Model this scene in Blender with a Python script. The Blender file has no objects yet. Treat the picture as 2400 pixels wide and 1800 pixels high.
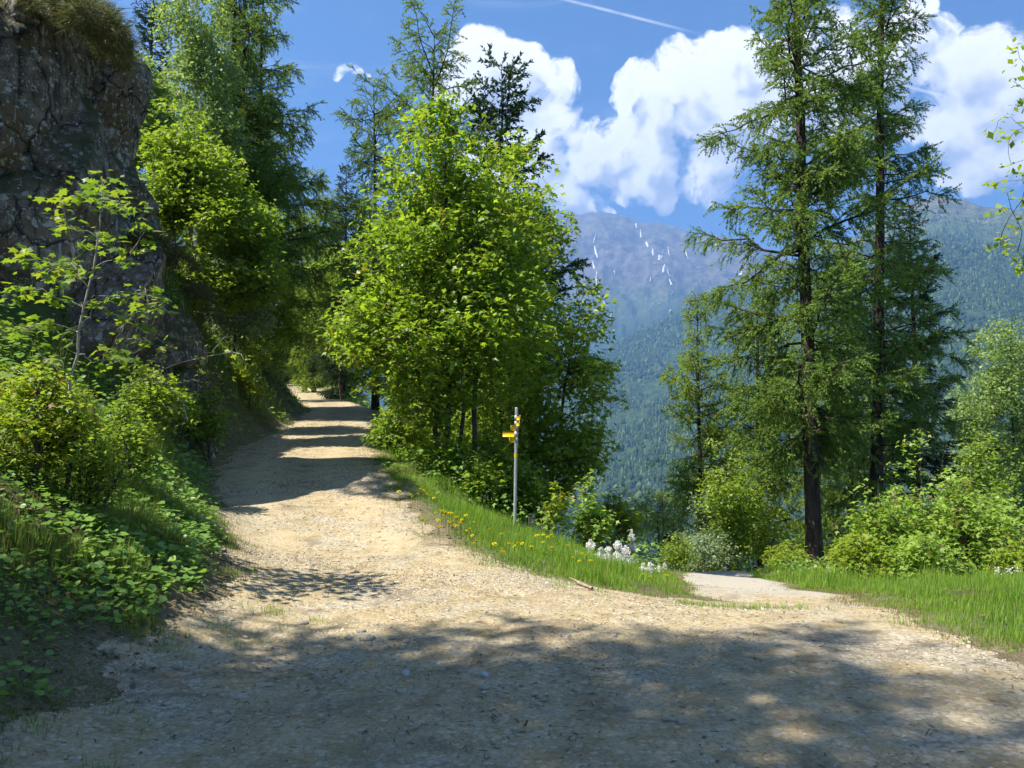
import bpy, math, random
import numpy as np
from mathutils import Vector, Matrix

R = math.radians
scene = bpy.context.scene
col = scene.collection

# ------------------------------------------------------------------ camera, sky, sun, exposure
F = 1800.0                      # focal length in photo pixels (photo 2400 x 1800)
PITCH = math.atan(100.0 / F)    # horizon lies 100 px below the picture centre
CAMZ = 1.6
cam_d = bpy.data.cameras.new('camera'); cam = bpy.data.objects.new('camera', cam_d); col.objects.link(cam)
cam.location = (0, 0, CAMZ); cam.rotation_euler = (math.pi / 2 + PITCH, 0, 0)
cam_d.sensor_width = 36; cam_d.lens = 36 * F / 2400; cam_d.clip_start = 0.05; cam_d.clip_end = 60000
scene.camera = cam

SUN_AZ = math.atan2(-0.93, -0.36)         # direction to the sun, from +Y towards +X (it stands to the left, a little behind)
SUN_EL = R(57)
TO_SUN = Vector((math.sin(SUN_AZ) * math.cos(SUN_EL), math.cos(SUN_AZ) * math.cos(SUN_EL), math.sin(SUN_EL)))
sd = bpy.data.lights.new('sun', 'SUN'); sun = bpy.data.objects.new('sun', sd); col.objects.link(sun)
sd.energy = 5.0; sd.angle = R(0.53); sd.color = (1.0, 0.95, 0.86)
sun.rotation_euler = TO_SUN.to_track_quat('Z', 'Y').to_euler()
sun.location = (0, 0, 60)
scene.view_settings.view_transform = 'Standard'; scene.view_settings.look = 'None'
scene.view_settings.gamma = 1; scene.view_settings.use_curve_mapping = False
scene.view_settings.exposure = 1.52
cy = scene.cycles
cy.use_denoising = True
try: cy.denoiser = 'OPENIMAGEDENOISE'; cy.denoising_input_passes = 'RGB_ALBEDO_NORMAL'
except Exception: pass
cy.max_bounces = 6; cy.diffuse_bounces = 3; cy.transmission_bounces = 4; cy.transparent_max_bounces = 4; cy.volume_bounces = 0
cy.use_adaptive_sampling = True; cy.adaptive_threshold = 0.02
cy.sample_clamp_indirect = 8

def at(px, py, d):
    """photo pixel at forward distance d -> world point"""
    u = (px - 1200) / F; v = (900 - py) / F
    Y = math.cos(PITCH) - v * math.sin(PITCH); Z = math.sin(PITCH) + v * math.cos(PITCH)
    s = d / Y
    return Vector((u * s, d, CAMZ + Z * s))
def ray(px, py):
    p = at(px, py, 1.0); p.z -= CAMZ
    return p.normalized()

# ---- node helper
class NT:
    def __init__(s, tree): s.t = tree; s.n = tree.nodes; s.l = tree.links
    def new(s, typ, **kw):
        n = s.n.new(typ)
        for k, v in kw.items(): setattr(n, k, v)
        return n
    def put(s, sock, v):
        if isinstance(v, bpy.types.NodeSocket): s.l.new(v, sock)
        else: sock.default_value = v
    def math(s, op, a, b=0.0, c=0.0, clamp=False):
        n = s.new('ShaderNodeMath', operation=op); n.use_clamp = clamp
        s.put(n.inputs[0], a); s.put(n.inputs[1], b)
        if op in ('MULTIPLY_ADD', 'SMOOTH_MAX', 'SMOOTH_MIN'): s.put(n.inputs[2], c)
        return n.outputs[0]
    def vmath(s, op, a, b=(0, 0, 0), scale=None):
        n = s.new('ShaderNodeVectorMath', operation=op)
        s.put(n.inputs[0], a)
        if len(n.inputs) > 1 and n.inputs[1].enabled: s.put(n.inputs[1], b)
        if scale is not None: s.put(n.inputs['Scale'], scale)
        return n.outputs['Value'] if op in ('DOT_PRODUCT', 'DISTANCE', 'LENGTH') else n.outputs['Vector']
    def noise(s, vec, scale, detail=4, rough=0.55, dist=0.0, lac=2.0):
        n = s.new('ShaderNodeTexNoise')
        if vec is not None: s.put(n.inputs['Vector'], vec)
        n.inputs['Scale'].default_value = scale; n.inputs['Detail'].default_value = detail
        n.inputs['Roughness'].default_value = rough; n.inputs['Distortion'].default_value = dist
        n.inputs['Lacunarity'].default_value = lac
        return n.outputs[0]
    def vor(s, vec, scale, feature='F1', out='Distance'):
        n = s.new('ShaderNodeTexVoronoi', feature=feature)
        if vec is not None: s.put(n.inputs['Vector'], vec)
        n.inputs['Scale'].default_value = scale
        return n.outputs[out]
    def mapr(s, v, a, b, c=0.0, d=1.0, smooth=True):
        n = s.new('ShaderNodeMapRange'); n.interpolation_type = 'SMOOTHSTEP' if smooth else 'LINEAR'
        s.put(n.inputs['Value'], v)
        n.inputs['From Min'].default_value = a; n.inputs['From Max'].default_value = b
        n.inputs['To Min'].default_value = c; n.inputs['To Max'].default_value = d
        return n.outputs[0]
    def mix(s, f, a, b, blend='MIX'):
        n = s.new('ShaderNodeMix', data_type='RGBA', blend_type=blend); n.clamp_factor = True
        s.put(n.inputs[0], f)
        for sock, v in ((n.inputs[6], a), (n.inputs[7], b)):
            s.put(sock, v if isinstance(v, bpy.types.NodeSocket) else (v[0], v[1], v[2], 1))
        return n.outputs[2]
    def scalev(s, vec, sc):
        return s.vmath('MULTIPLY', vec, sc)

# ---- world: clear Nishita sky with cumulus and a contrail
world = bpy.data.worlds.new('World'); scene.world = world; world.use_nodes = True
w = NT(world.node_tree); w.n.clear()
sky = w.new('ShaderNodeTexSky', sky_type='NISHITA'); sky.sun_disc = False
sky.sun_elevation = SUN_EL; sky.sun_rotation = SUN_AZ
sky.altitude = 1500; sky.air_density = 1.0; sky.dust_density = 0.3; sky.ozone_density = 2.5
dirv = w.vmath('NORMALIZE', w.new('ShaderNodeTexCoord').outputs['Generated'])
CLOUDS = [  # photo position, angular radius (radians)
    (1120, 190, .065), (1190, 200, .055), (1265, 235, .05), (1320, 235, .03), (1210, 310, .065), (1255, 395, .06), (1330, 440, .05),
    (1130, 420, .07), (1400, 475, .025), (1405, 310, .04), (1390, 385, .045), (1440, 345, .04), (1360, 300, .03), (1490, 225, .038), (1560, 260, .055), (1640, 190, .06), (1720, 140, .065), (1700, 260, .075),
    (1470, 310, .04), (1550, 370, .055), (1450, 400, .038), (1560, 440, .03), (1690, 400, .06), (1850, 230, .09), (2000, 200, .10),
    (2260, 120, .06), (2300, 220, .07), (2360, 330, .055), (2270, 350, .05), (2150, 30, .05), (2500, 260, .09), (2420, 180, .045), (825, 185, .026), (800, 170, .016), (850, 200, .016)]
SKY_TINT = (0.66, 0.94, 1.12)
def cloud_density(vec, detail):
    wn = w.new('ShaderNodeTexNoise'); w.put(wn.inputs['Vector'], vec); wn.inputs['Scale'].default_value = 8.0; wn.inputs['Detail'].default_value = 4
    vec2 = w.vmath('ADD', vec, w.vmath('MULTIPLY', w.vmath('SUBTRACT', wn.outputs['Color'], (.5, .5, .5)), (.13, .13, .13)))
    fine = w.noise(vec2, 17.0, detail, 0.66, 0.0)
    blob = None
    for px, py, r in CLOUDS:
        dist = w.vmath('DISTANCE', vec2, tuple(ray(px, py)))
        b = w.mapr(dist, r * 1.15, 0.0, 0.0, 1.0, smooth=False)
        blob = b if blob is None else w.math('SMOOTH_MAX', blob, b, 0.12)
    # the same kind of cumulus goes on elsewhere in the sky
    sep = w.new('ShaderNodeSeparateXYZ'); w.put(sep.inputs[0], vec)
    yfar = w.math('MAXIMUM', w.mapr(sep.outputs[1], 0.72, 0.55), w.mapr(w.math('ABSOLUTE', sep.outputs[0]), 0.58, 0.68))
    wide = w.math('MULTIPLY', w.mapr(w.noise(vec, 2.6, 3, 0.5), 0.52, 0.72, 0, 0.7), yfar)
    blob = w.math('MAXIMUM', blob, wide)
    inside = w.mapr(blob, 0.06, 0.30)
    return w.math('ADD', w.math('MULTIPLY', blob, 1.0), w.math('SUBTRACT', w.math('MULTIPLY', w.math('SUBTRACT', fine, 0.5), 1.9), w.math('MULTIPLY', w.math('SUBTRACT', 1.0, inside), 0.5)))
d0 = cloud_density(dirv, 9)
lightdir = Vector((-0.5, -0.1, 0.86)).normalized() * 0.038
e0_ = cloud_density(dirv, 2.5)
d1 = cloud_density(w.vmath('ADD', dirv, tuple(lightdir)), 2.5)
alpha = w.mapr(d0, 0.14, 0.46)
relief = w.math('SUBTRACT', e0_, d1)
lit = w.mapr(relief, -0.42, 0.34)
shade = w.math('ADD', w.math('MULTIPLY', lit, 0.85), w.math('MULTIPLY', w.mapr(d0, 0.9, 0.2), 0.15), clamp=True)
ccol = w.mix(shade, (4.5, 5.0, 5.9), (13.0, 12.7, 12.3))
# thin high cirrus veil
cvec = w.scalev(dirv, (2.0, 2.0, 9.0))
cir = w.mapr(w.noise(cvec, 2.2, 5, 0.6, 0.6), 0.5, 0.85, 0.0, 0.35)
skyc = w.mix(cir, w.mix(1.0, sky.outputs[0], SKY_TINT, 'MULTIPLY'), (7.0, 7.6, 8.4))
# contrail: a thin line along a great circle
a_, b_ = ray(1250, -20), ray(1690, 92)
nrm = a_.cross(b_).normalized()
off = w.math('ABSOLUTE', w.vmath('DOT_PRODUCT', dirv, tuple(nrm)))
mid = (a_ + b_).normalized()
along = w.math('MULTIPLY', w.mapr(w.vmath('DISTANCE', dirv, tuple(b_)), 0.0, 0.12), w.mapr(w.vmath('DISTANCE', dirv, tuple(mid)), 0.9, 0.5))
trail = w.math('MULTIPLY', w.mapr(off, 0.0024, 0.0004), w.math('MULTIPLY', along, w.mapr(w.noise(dirv, 30, 3), 0.3, 0.6, 0.25, 0.6)))
skyc = w.mix(trail, skyc, (9.5, 9.8, 10.2))
skyc = w.mix(alpha, skyc, ccol)
bg = w.new('ShaderNodeBackground'); w.put(bg.inputs[0], skyc); bg.inputs[1].default_value = 0.05
w.l.new(bg.outputs[0], w.new('ShaderNodeOutputWorld').inputs[0])
world.cycles.sampling_method = 'MANUAL'; world.cycles.sample_map_resolution = 512

# ------------------------------------------------------------------ generic helpers
def prop(o, label=None, cat=None, group=None, kind=None):
    if label: o['label'] = label
    if cat: o['category'] = cat
    if group: o['group'] = group
    if kind: o['kind'] = kind
    return o
def empty(name, loc=(0, 0, 0), rz=0.0, sc=1.0):
    o = bpy.data.objects.new(name, None); col.objects.link(o)
    o.location = loc; o.rotation_euler = (0, 0, rz); o.scale = (sc, sc, sc); o.empty_display_size = 0.2
    return o
def mesh_from(name, V, Fs, smooth=False):
    """V (n,3); Fs list of (k, m) index arrays"""
    V = np.asarray(V, dtype=np.float32)
    me = bpy.data.meshes.new(name)
    Fs = [np.asarray(f, dtype=np.int32) for f in Fs if len(f)]
    loops = np.concatenate([f.ravel() for f in Fs]); sizes = np.concatenate([np.full(len(f), f.shape[1], np.int32) for f in Fs])
    starts = np.zeros(len(sizes), np.int32); starts[1:] = np.cumsum(sizes)[:-1]
    me.vertices.add(len(V)); me.vertices.foreach_set('co', V.ravel())
    me.loops.add(len(loops)); me.loops.foreach_set('vertex_index', loops)
    me.polygons.add(len(sizes)); me.polygons.foreach_set('loop_start', starts)
    try: me.polygons.foreach_set('loop_total', sizes)
    except Exception: pass
    if smooth: me.polygons.foreach_set('use_smooth', np.ones(len(sizes), dtype=bool))
    me.update(calc_edges=True); me.validate()
    return me
def add(name, me, mat=None, parent=None, loc=None):
    o = bpy.data.objects.new(name, me); col.objects.link(o)
    if mat is not None and not me.materials: me.materials.append(mat)
    if parent is not None: o.parent = parent
    if loc is not None: o.location = loc
    return o
class MB:
    def __init__(s): s.V = []; s.F = {}; s.n = 0
    def put(s, V, *Fs):
        V = np.asarray(V, float).reshape(-1, 3)
        for f in Fs:
            f = np.asarray(f, int)
            if len(f): s.F.setdefault(f.shape[1], []).append(f + s.n)
        s.V.append(V); s.n += len(V)
    def mesh(s, name, smooth=False):
        return mesh_from(name, np.concatenate(s.V), [np.concatenate(v) for v in s.F.values()], smooth)
def copy_tree(o, parent=None):
    c = o.copy(); col.objects.link(c); c.parent = parent
    for ch in o.children: copy_tree(ch, c)
    return c

def hash3(i, j, k, seed):
    n = (i * 374761393 + j * 668265263 + k * 2147483647 + seed * 1274126177) & 0xffffffff
    n = ((n ^ (n >> 13)) * 1274126177) & 0xffffffff
    n = (n ^ (n >> 16)) & 0xffffffff
    return n / 4294967295.0
def vnoise(P, seed=0):
    P = np.asarray(P, float); I = np.floor(P).astype(np.int64); f = P - I; f = f * f * (3 - 2 * f)
    out = np.zeros(len(P))
    for dx in (0, 1):
        for dy in (0, 1):
            for dz in (0, 1):
                wgt = (f[:, 0] if dx else 1 - f[:, 0]) * (f[:, 1] if dy else 1 - f[:, 1]) * (f[:, 2] if dz else 1 - f[:, 2])
                out += wgt * hash3(I[:, 0] + dx, I[:, 1] + dy, I[:, 2] + dz, seed)
    return out
def fbm(P, octv=4, seed=0, gain=0.5):
    P = np.asarray(P, float)
    if P.shape[1] == 2: P = np.c_[P, np.zeros(len(P))]
    a, t, s = 1.0, 0.0, np.zeros(len(P))
    for o in range(octv):
        s += a * vnoise(P * 2 ** o + 17.3 * o, seed + o); t += a; a *= gain
    return s / t          # 0..1
def sstep(a, b, x):
    t = np.clip((x - a) / (b - a), 0, 1); return t * t * (3 - 2 * t)

def tubes(P, Rd, k=5):
    """P (N,m,3) polylines, Rd (N,m) radii -> verts, quads"""
    P = np.asarray(P, float); N, m, _ = P.shape
    T = np.gradient(P, axis=1); T /= np.linalg.norm(T, axis=2, keepdims=True) + 1e-9
    ref = np.where(np.abs(T[:, :, 2:3]) > 0.9, np.array([1.0, 0, 0]), np.array([0, 0, 1.0]))
    ref = np.broadcast_to(ref[:, m // 2:m // 2 + 1], T.shape)
    A = np.cross(T, ref); A /= np.linalg.norm(A, axis=2, keepdims=True) + 1e-9
    B = np.cross(T, A)
    ang = np.arange(k) * 2 * np.pi / k
    V = P[:, :, None, :] + Rd[:, :, None, None] * (A[:, :, None, :] * np.cos(ang)[:, None] + B[:, :, None, :] * np.sin(ang)[:, None])
    idx = np.arange(N * m * k).reshape(N, m, k)
    a = idx[:, :-1, :]; b = np.roll(a, -1, axis=2); d = idx[:, 1:, :]; c = np.roll(d, -1, axis=2)
    return V.reshape(-1, 3), np.stack([a, b, c, d], -1).reshape(-1, 4)
def frames(X, Nn):
    """rotation matrices whose x column follows X and z column is close to Nn"""
    X = X / (np.linalg.norm(X, axis=1, keepdims=True) + 1e-9)
    Y = np.cross(Nn, X); Y /= np.linalg.norm(Y, axis=1, keepdims=True) + 1e-9
    Z = np.cross(X, Y)
    return np.stack([X, Y, Z], axis=2)
def scatter(tV, tF, M, S, T):
    tV = np.asarray(tV, float); N = len(T)
    S = np.asarray(S, float)
    L = tV[None] * (S[:, None, None] if S.ndim == 1 else S[:, None, :])
    V = np.einsum('nij,nvj->nvi', M, L) + T[:, None, :]
    out = [(np.asarray(f)[None] + (np.arange(N) * len(tV))[:, None, None]).reshape(-1, np.asarray(f).shape[1]) for f in tF]
    return V.reshape(-1, 3), out

# ------------------------------------------------------------------ materials
def new_mat(name):
    m = bpy.data.materials.new(name); m.use_nodes = True
    t = NT(m.node_tree); t.n.clear()
    out = t.new('ShaderNodeOutputMaterial'); b = t.new('ShaderNodeBsdfPrincipled'); t.l.new(b.outputs[0], out.inputs[0])
    return m, t, b, out
def leaf_mat(name, c1, c2, tc, tfac=0.42, rough=0.5, spec=0.35, c3=None, p3=0.0):
    m, t, b, out = new_mat(name)
    rnd = t.new('ShaderNodeNewGeometry').outputs['Random Per Island']
    pos = t.new('ShaderNodeTexCoord').outputs['Object']
    big = t.noise(pos, 0.9, 4)
    f = t.math('ADD', t.math('MULTIPLY', rnd, 0.65), t.math('MULTIPLY', t.mapr(big, 0.3, 0.7), 0.35))
    c = t.mix(f, c1, c2)
    if c3: c = t.mix(t.mapr(rnd, 1 - p3 - 0.01, 1 - p3 + 0.01), c, c3)
    t.put(b.inputs['Base Color'], c); b.inputs['Roughness'].default_value = rough; b.inputs['Specular IOR Level'].default_value = spec
    tr = t.new('ShaderNodeBsdfTranslucent'); t.put(tr.inputs[0], t.mix(1.0, c, tc, 'MULTIPLY'))
    mx = t.new('ShaderNodeMixShader'); mx.inputs[0].default_value = tfac
    t.l.new(b.outputs[0], mx.inputs[1]); t.l.new(tr.outputs[0], mx.inputs[2]); t.l.new(mx.outputs[0], out.inputs[0])
    return m
def bark_mat(name, c1, c2, scale=6, lich=None, lichp=0.62):
    m, t, b, out = new_mat(name)
    pos = t.new('ShaderNodeTexCoord').outputs['Object']
    p = t.scalev(pos, (1, 1, 0.22))
    n = t.noise(p, scale, 6, 0.65, 0.6); v = t.vor(p, scale * 2.2)
    c = t.mix(t.mapr(n, 0.32, 0.68), c1, c2)
    c = t.mix(t.mapr(v, 0.15, 0.0), c, [x * 0.35 for x in c1])
    if lich: c = t.mix(t.mapr(t.noise(pos, scale * 1.1, 5, 0.6), lichp, lichp + 0.08), c, lich)
    t.put(b.inputs['Base Color'], c); b.inputs['Roughness'].default_value = 0.9; b.inputs['Specular IOR Level'].default_value = 0.15
    bp = t.new('ShaderNodeBump'); bp.inputs['Strength'].default_value = 0.8; bp.inputs['Distance'].default_value = 0.03
    t.put(bp.inputs['Height'], t.math('ADD', n, v)); t.l.new(bp.outputs[0], b.inputs['Normal'])
    return m
def flat_mat(name, c1, c2=None, rough=0.6, spec=0.3, metal=0.0, scale=20, perisland=False):
    m, t, b, out = new_mat(name)
    if perisland: f = t.new('ShaderNodeNewGeometry').outputs['Random Per Island']
    else: f = t.mapr(t.noise(t.new('ShaderNodeTexCoord').outputs['Object'], scale, 5), 0.35, 0.65)
    t.put(b.inputs['Base Color'], t.mix(f, c1, c2 or [x * 0.8 for x in c1]))
    b.inputs['Roughness'].default_value = rough; b.inputs['Specular IOR Level'].default_value = spec; b.inputs['Metallic'].default_value = metal
    return m
M = {}
M['maple'] = leaf_mat('maple_leaf', (0.091, 0.172, 0.021), (0.278, 0.402, 0.042), (1.9, 1.75, 0.8), 0.5, 0.42, 0.45, (0.17, 0.15, 0.03), 0.05)
M['maple_dark'] = leaf_mat('maple_leaf_deep', (0.125, 0.215, 0.025), (0.294, 0.382, 0.037), (1.7, 1.65, 0.8), 0.45, 0.42, 0.45)
M['sapling'] = leaf_mat('sapling_leaf', (0.167, 0.277, 0.048), (0.342, 0.455, 0.072), (1.6, 1.6, 0.9), 0.45, 0.45, 0.4, (0.20, 0.15, 0.04), 0.06)
M['young'] = leaf_mat('young_leaf', (0.174, 0.275, 0.029), (0.319, 0.392, 0.043), (1.5, 1.45, 0.7), 0.5, 0.5, 0.3, (0.22, 0.14, 0.03), 0.05)
M['broad'] = leaf_mat('broad_leaf', (0.134, 0.223, 0.025), (0.286, 0.371, 0.039), (1.6, 1.6, 0.9), 0.45, 0.5, 0.35)
M['birch'] = leaf_mat('birch_leaf', (0.159, 0.243, 0.065), (0.300, 0.390, 0.109), (1.5, 1.5, 0.9), 0.45, 0.45, 0.4)
M['pale'] = leaf_mat('pale_leaf', (0.168, 0.238, 0.119), (0.322, 0.406, 0.210), (1.2, 1.25, 0.9), 0.35, 0.5, 0.4)
M['larch'] = leaf_mat('larch_needle', (0.117, 0.208, 0.032), (0.271, 0.359, 0.051), (1.6, 1.5, 0.8), 0.42, 0.6, 0.2)
M['larch_deep'] = leaf_mat('larch_needle_deep', (0.084, 0.163, 0.032), (0.200, 0.287, 0.048), (1.6, 1.5, 0.8), 0.4, 0.6, 0.2)
M['spruce'] = leaf_mat('spruce_needle', (0.021, 0.047, 0.018), (0.052, 0.094, 0.031), (1.2, 1.3, 0.9), 0.2, 0.6, 0.2)
M['grass'] = leaf_mat('grass_blade', (0.111, 0.231, 0.026), (0.275, 0.404, 0.046), (1.5, 1.5, 0.8), 0.4, 0.5, 0.3, (0.24, 0.20, 0.09), 0.07)
M['grass_dark'] = leaf_mat('bank_grass_blade', (0.099, 0.185, 0.034), (0.236, 0.302, 0.056), (1.4, 1.4, 0.8), 0.4, 0.55, 0.25, (0.23, 0.18, 0.09), 0.18)
M['drygrass'] = leaf_mat('dry_grass_blade', (0.060, 0.075, 0.022), (0.140, 0.140, 0.055), (1.2, 1.1, 0.8), 0.3, 0.7, 0.1)
M['cover'] = leaf_mat('ground_cover_leaf', (0.102, 0.214, 0.038), (0.235, 0.372, 0.059), (1.5, 1.5, 0.8), 0.38, 0.4, 0.45)
M['bark'] = bark_mat('larch_bark', (0.026, 0.019, 0.015), (0.075, 0.054, 0.041), 7)
M['bark_grey'] = bark_mat('grey_bark', (0.045, 0.038, 0.031), (0.110, 0.096, 0.078), 9)
M['bark_pale'] = bark_mat('pale_bark', (0.240, 0.225, 0.190), (0.420, 0.400, 0.350), 9)
M['bark_birch'] = bark_mat('birch_bark', (0.450, 0.430, 0.400), (0.720, 0.700, 0.660), 5, (0.06, 0.055, 0.05), 0.60)
M['white_petal'] = leaf_mat('white_petal', (0.78, 0.76, 0.70), (0.90, 0.88, 0.84), (1, 1, 1), 0.35, 0.6, 0.2)
M['yellow_petal'] = leaf_mat('yellow_petal', (0.64, 0.53, 0.008), (0.74, 0.66, 0.012), (1, 1, 1), 0.25, 0.6, 0.2)
M['stem'] = flat_mat('green_stem', (0.09, 0.15, 0.03))
M['galv'] = flat_mat('galvanised_steel', (0.42, 0.43, 0.42), (0.33, 0.34, 0.34), 0.5, 0.5, 0.35, 14)
M['sign_yellow'] = flat_mat('sign_yellow_paint', (0.66, 0.44, 0.010), (0.60, 0.39, 0.010), 0.45, 0.4, 0, 8)
M['sign_dark'] = flat_mat('dark_print', (0.05, 0.04, 0.03))
M['wood'] = flat_mat('bleached_wood', (0.36, 0.29, 0.21), (0.24, 0.19, 0.14), 0.85, 0.1, 0, 12)
M['stone'] = flat_mat('road_stone', (0.42, 0.37, 0.28), (0.25, 0.215, 0.16), 0.85, 0.2, 0, 9)
M['stone_white'] = flat_mat('pale_stone', (0.46, 0.46, 0.45), (0.32, 0.33, 0.34), 0.75, 0.25, 0, 9)
M['gravel'] = flat_mat('gravel', (0.53, 0.47, 0.36), (0.13, 0.112, 0.085), 0.9, 0.15, 0, 9, perisland=True)

def ground_mat():
    m, t, b, out = new_mat('forest_soil')
    p = t.new('ShaderNodeTexCoord').outputs['Object']
    n1 = t.noise(p, 0.7, 5, 0.6); n2 = t.noise(p, 9, 6, 0.65); n3 = t.noise(p, 45, 4, 0.7)
    c = t.mix(t.mapr(n2, 0.35, 0.65), (0.060, 0.050, 0.026), (0.115, 0.105, 0.045))
    c = t.mix(t.mapr(n1, 0.36, 0.52), c, (0.070, 0.105, 0.026))
    c = t.mix(t.mapr(n3, 0.58, 0.7), c, (0.150, 0.120, 0.070))
    ea = t.new('ShaderNodeAttribute'); ea.attribute_name = 'road_earth'      # earth and grit spread from the road
    c = t.mix(t.math('MULTIPLY', ea.outputs['Fac'], t.mapr(n2, 0.3, 0.6, 0.45, 0.95)), c, t.mix(t.mapr(n3, .4, .62), (0.180, 0.138, 0.085), (0.320, 0.255, 0.165)))
    t.put(b.inputs['Base Color'], c); b.inputs['Roughness'].default_value = 0.95; b.inputs['Specular IOR Level'].default_value = 0.1
    bp = t.new('ShaderNodeBump'); bp.inputs['Strength'].default_value = 0.9; bp.inputs['Distance'].default_value = 0.06
    t.put(bp.inputs['Height'], t.math('ADD', n2, t.math('MULTIPLY', n3, 0.5))); t.l.new(bp.outputs[0], b.inputs['Normal'])
    return m
def road_mat(name, tan1, tan2, grey, greyp, fade=None):
    m, t, b, out = new_mat(name)
    p = t.new('ShaderNodeTexCoord').outputs['Object']
    big = t.noise(p, 0.55, 4, 0.6, 0.4); mid_ = t.noise(p, 3.2, 5, 0.65); fine = t.noise(p, 40, 5, 0.7)
    vd = t.vor(p, 34); vc = t.vor(p, 34, out='Color'); v2 = t.vor(p, 75)
    c = t.mix(t.mapr(mid_, 0.3, 0.7), tan1, tan2)
    g = t.mapr(t.math('ADD', t.math('MULTIPLY', big, 0.7), t.math('MULTIPLY', mid_, 0.3)), greyp, greyp + 0.1)
    sepc = t.new('ShaderNodeSeparateColor'); t.put(sepc.inputs[0], vc)
    peb = t.mix(sepc.outputs[0], [x * 0.62 for x in grey], [min(0.6, x * 1.45) for x in grey])
    c = t.mix(t.math('MULTIPLY', g, 0.75), c, peb)
    c = t.mix(t.math('MULTIPLY', t.mapr(vd, 0.5, 0.75), 0.35), c, [x * 0.5 for x in tan1])
    c = t.mix(t.mapr(sepc.outputs[1], 0.86, 0.9, 0, 0.55), c, [min(0.62, x * 1.5) for x in grey])
    c = t.mix(t.mapr(fine, 0.56, 0.68, 0, 0.6), c, [x * 0.42 for x in tan1])
    org = t.noise(p, 1.3, 6, 0.66, 0.8)
    c = t.mix(t.mapr(org, 0.53, 0.66, 0, 0.6), c, (0.135, 0.110, 0.080))        # needles and trodden humus
    la = t.new('ShaderNodeAttribute'); la.attribute_name = 'wheel_lane'       # wheels keep two strips packed and pale
    c = t.mix(t.math('MULTIPLY', la.outputs['Fac'], t.mapr(mid_, .3, .6, .2, .65)), c, (0.440, 0.358, 0.220))
    if fade:     # pale crushed stone takes over from the tan earth down the path
        sp = t.new('ShaderNodeSeparateXYZ'); t.put(sp.inputs[0], p)
        dn = t.math('ADD', t.math('ADD', sp.outputs[1], t.math('MULTIPLY', sp.outputs[0], 0.35)), t.math('MULTIPLY', t.math('SUBTRACT', mid_, 0.5), 4.0))
        c = t.mix(t.mapr(dn, 9.2, 12.4, 0, 0.8), c, t.mix(sepc.outputs[0], [x * .85 for x in fade], fade))
    t.put(b.inputs['Base Color'], c); b.inputs['Roughness'].default_value = 0.95; b.inputs['Specular IOR Level'].default_value = 0.12
    bp = t.new('ShaderNodeBump'); bp.inputs['Strength'].default_value = 0.5; bp.inputs['Distance'].default_value = 0.018
    hgt = t.math('ADD', t.math('MULTIPLY', vd, -0.8), t.math('ADD', t.math('MULTIPLY', v2, -0.35), t.math('MULTIPLY', fine, 0.7)))
    t.put(bp.inputs['Height'], hgt); t.l.new(bp.outputs[0], b.inputs['Normal'])
    return m
M['ground'] = ground_mat()
PALE = (0.40, 0.37, 0.31)
M['road'] = road_mat('gravel_road', (0.300, 0.230, 0.124), (0.435, 0.352, 0.212), (0.32, 0.285, 0.215), 0.50)
M['path'] = road_mat('pale_gravel', (0.300, 0.230, 0.124), (0.435, 0.352, 0.212), (0.32, 0.285, 0.215), 0.50, PALE)

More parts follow.
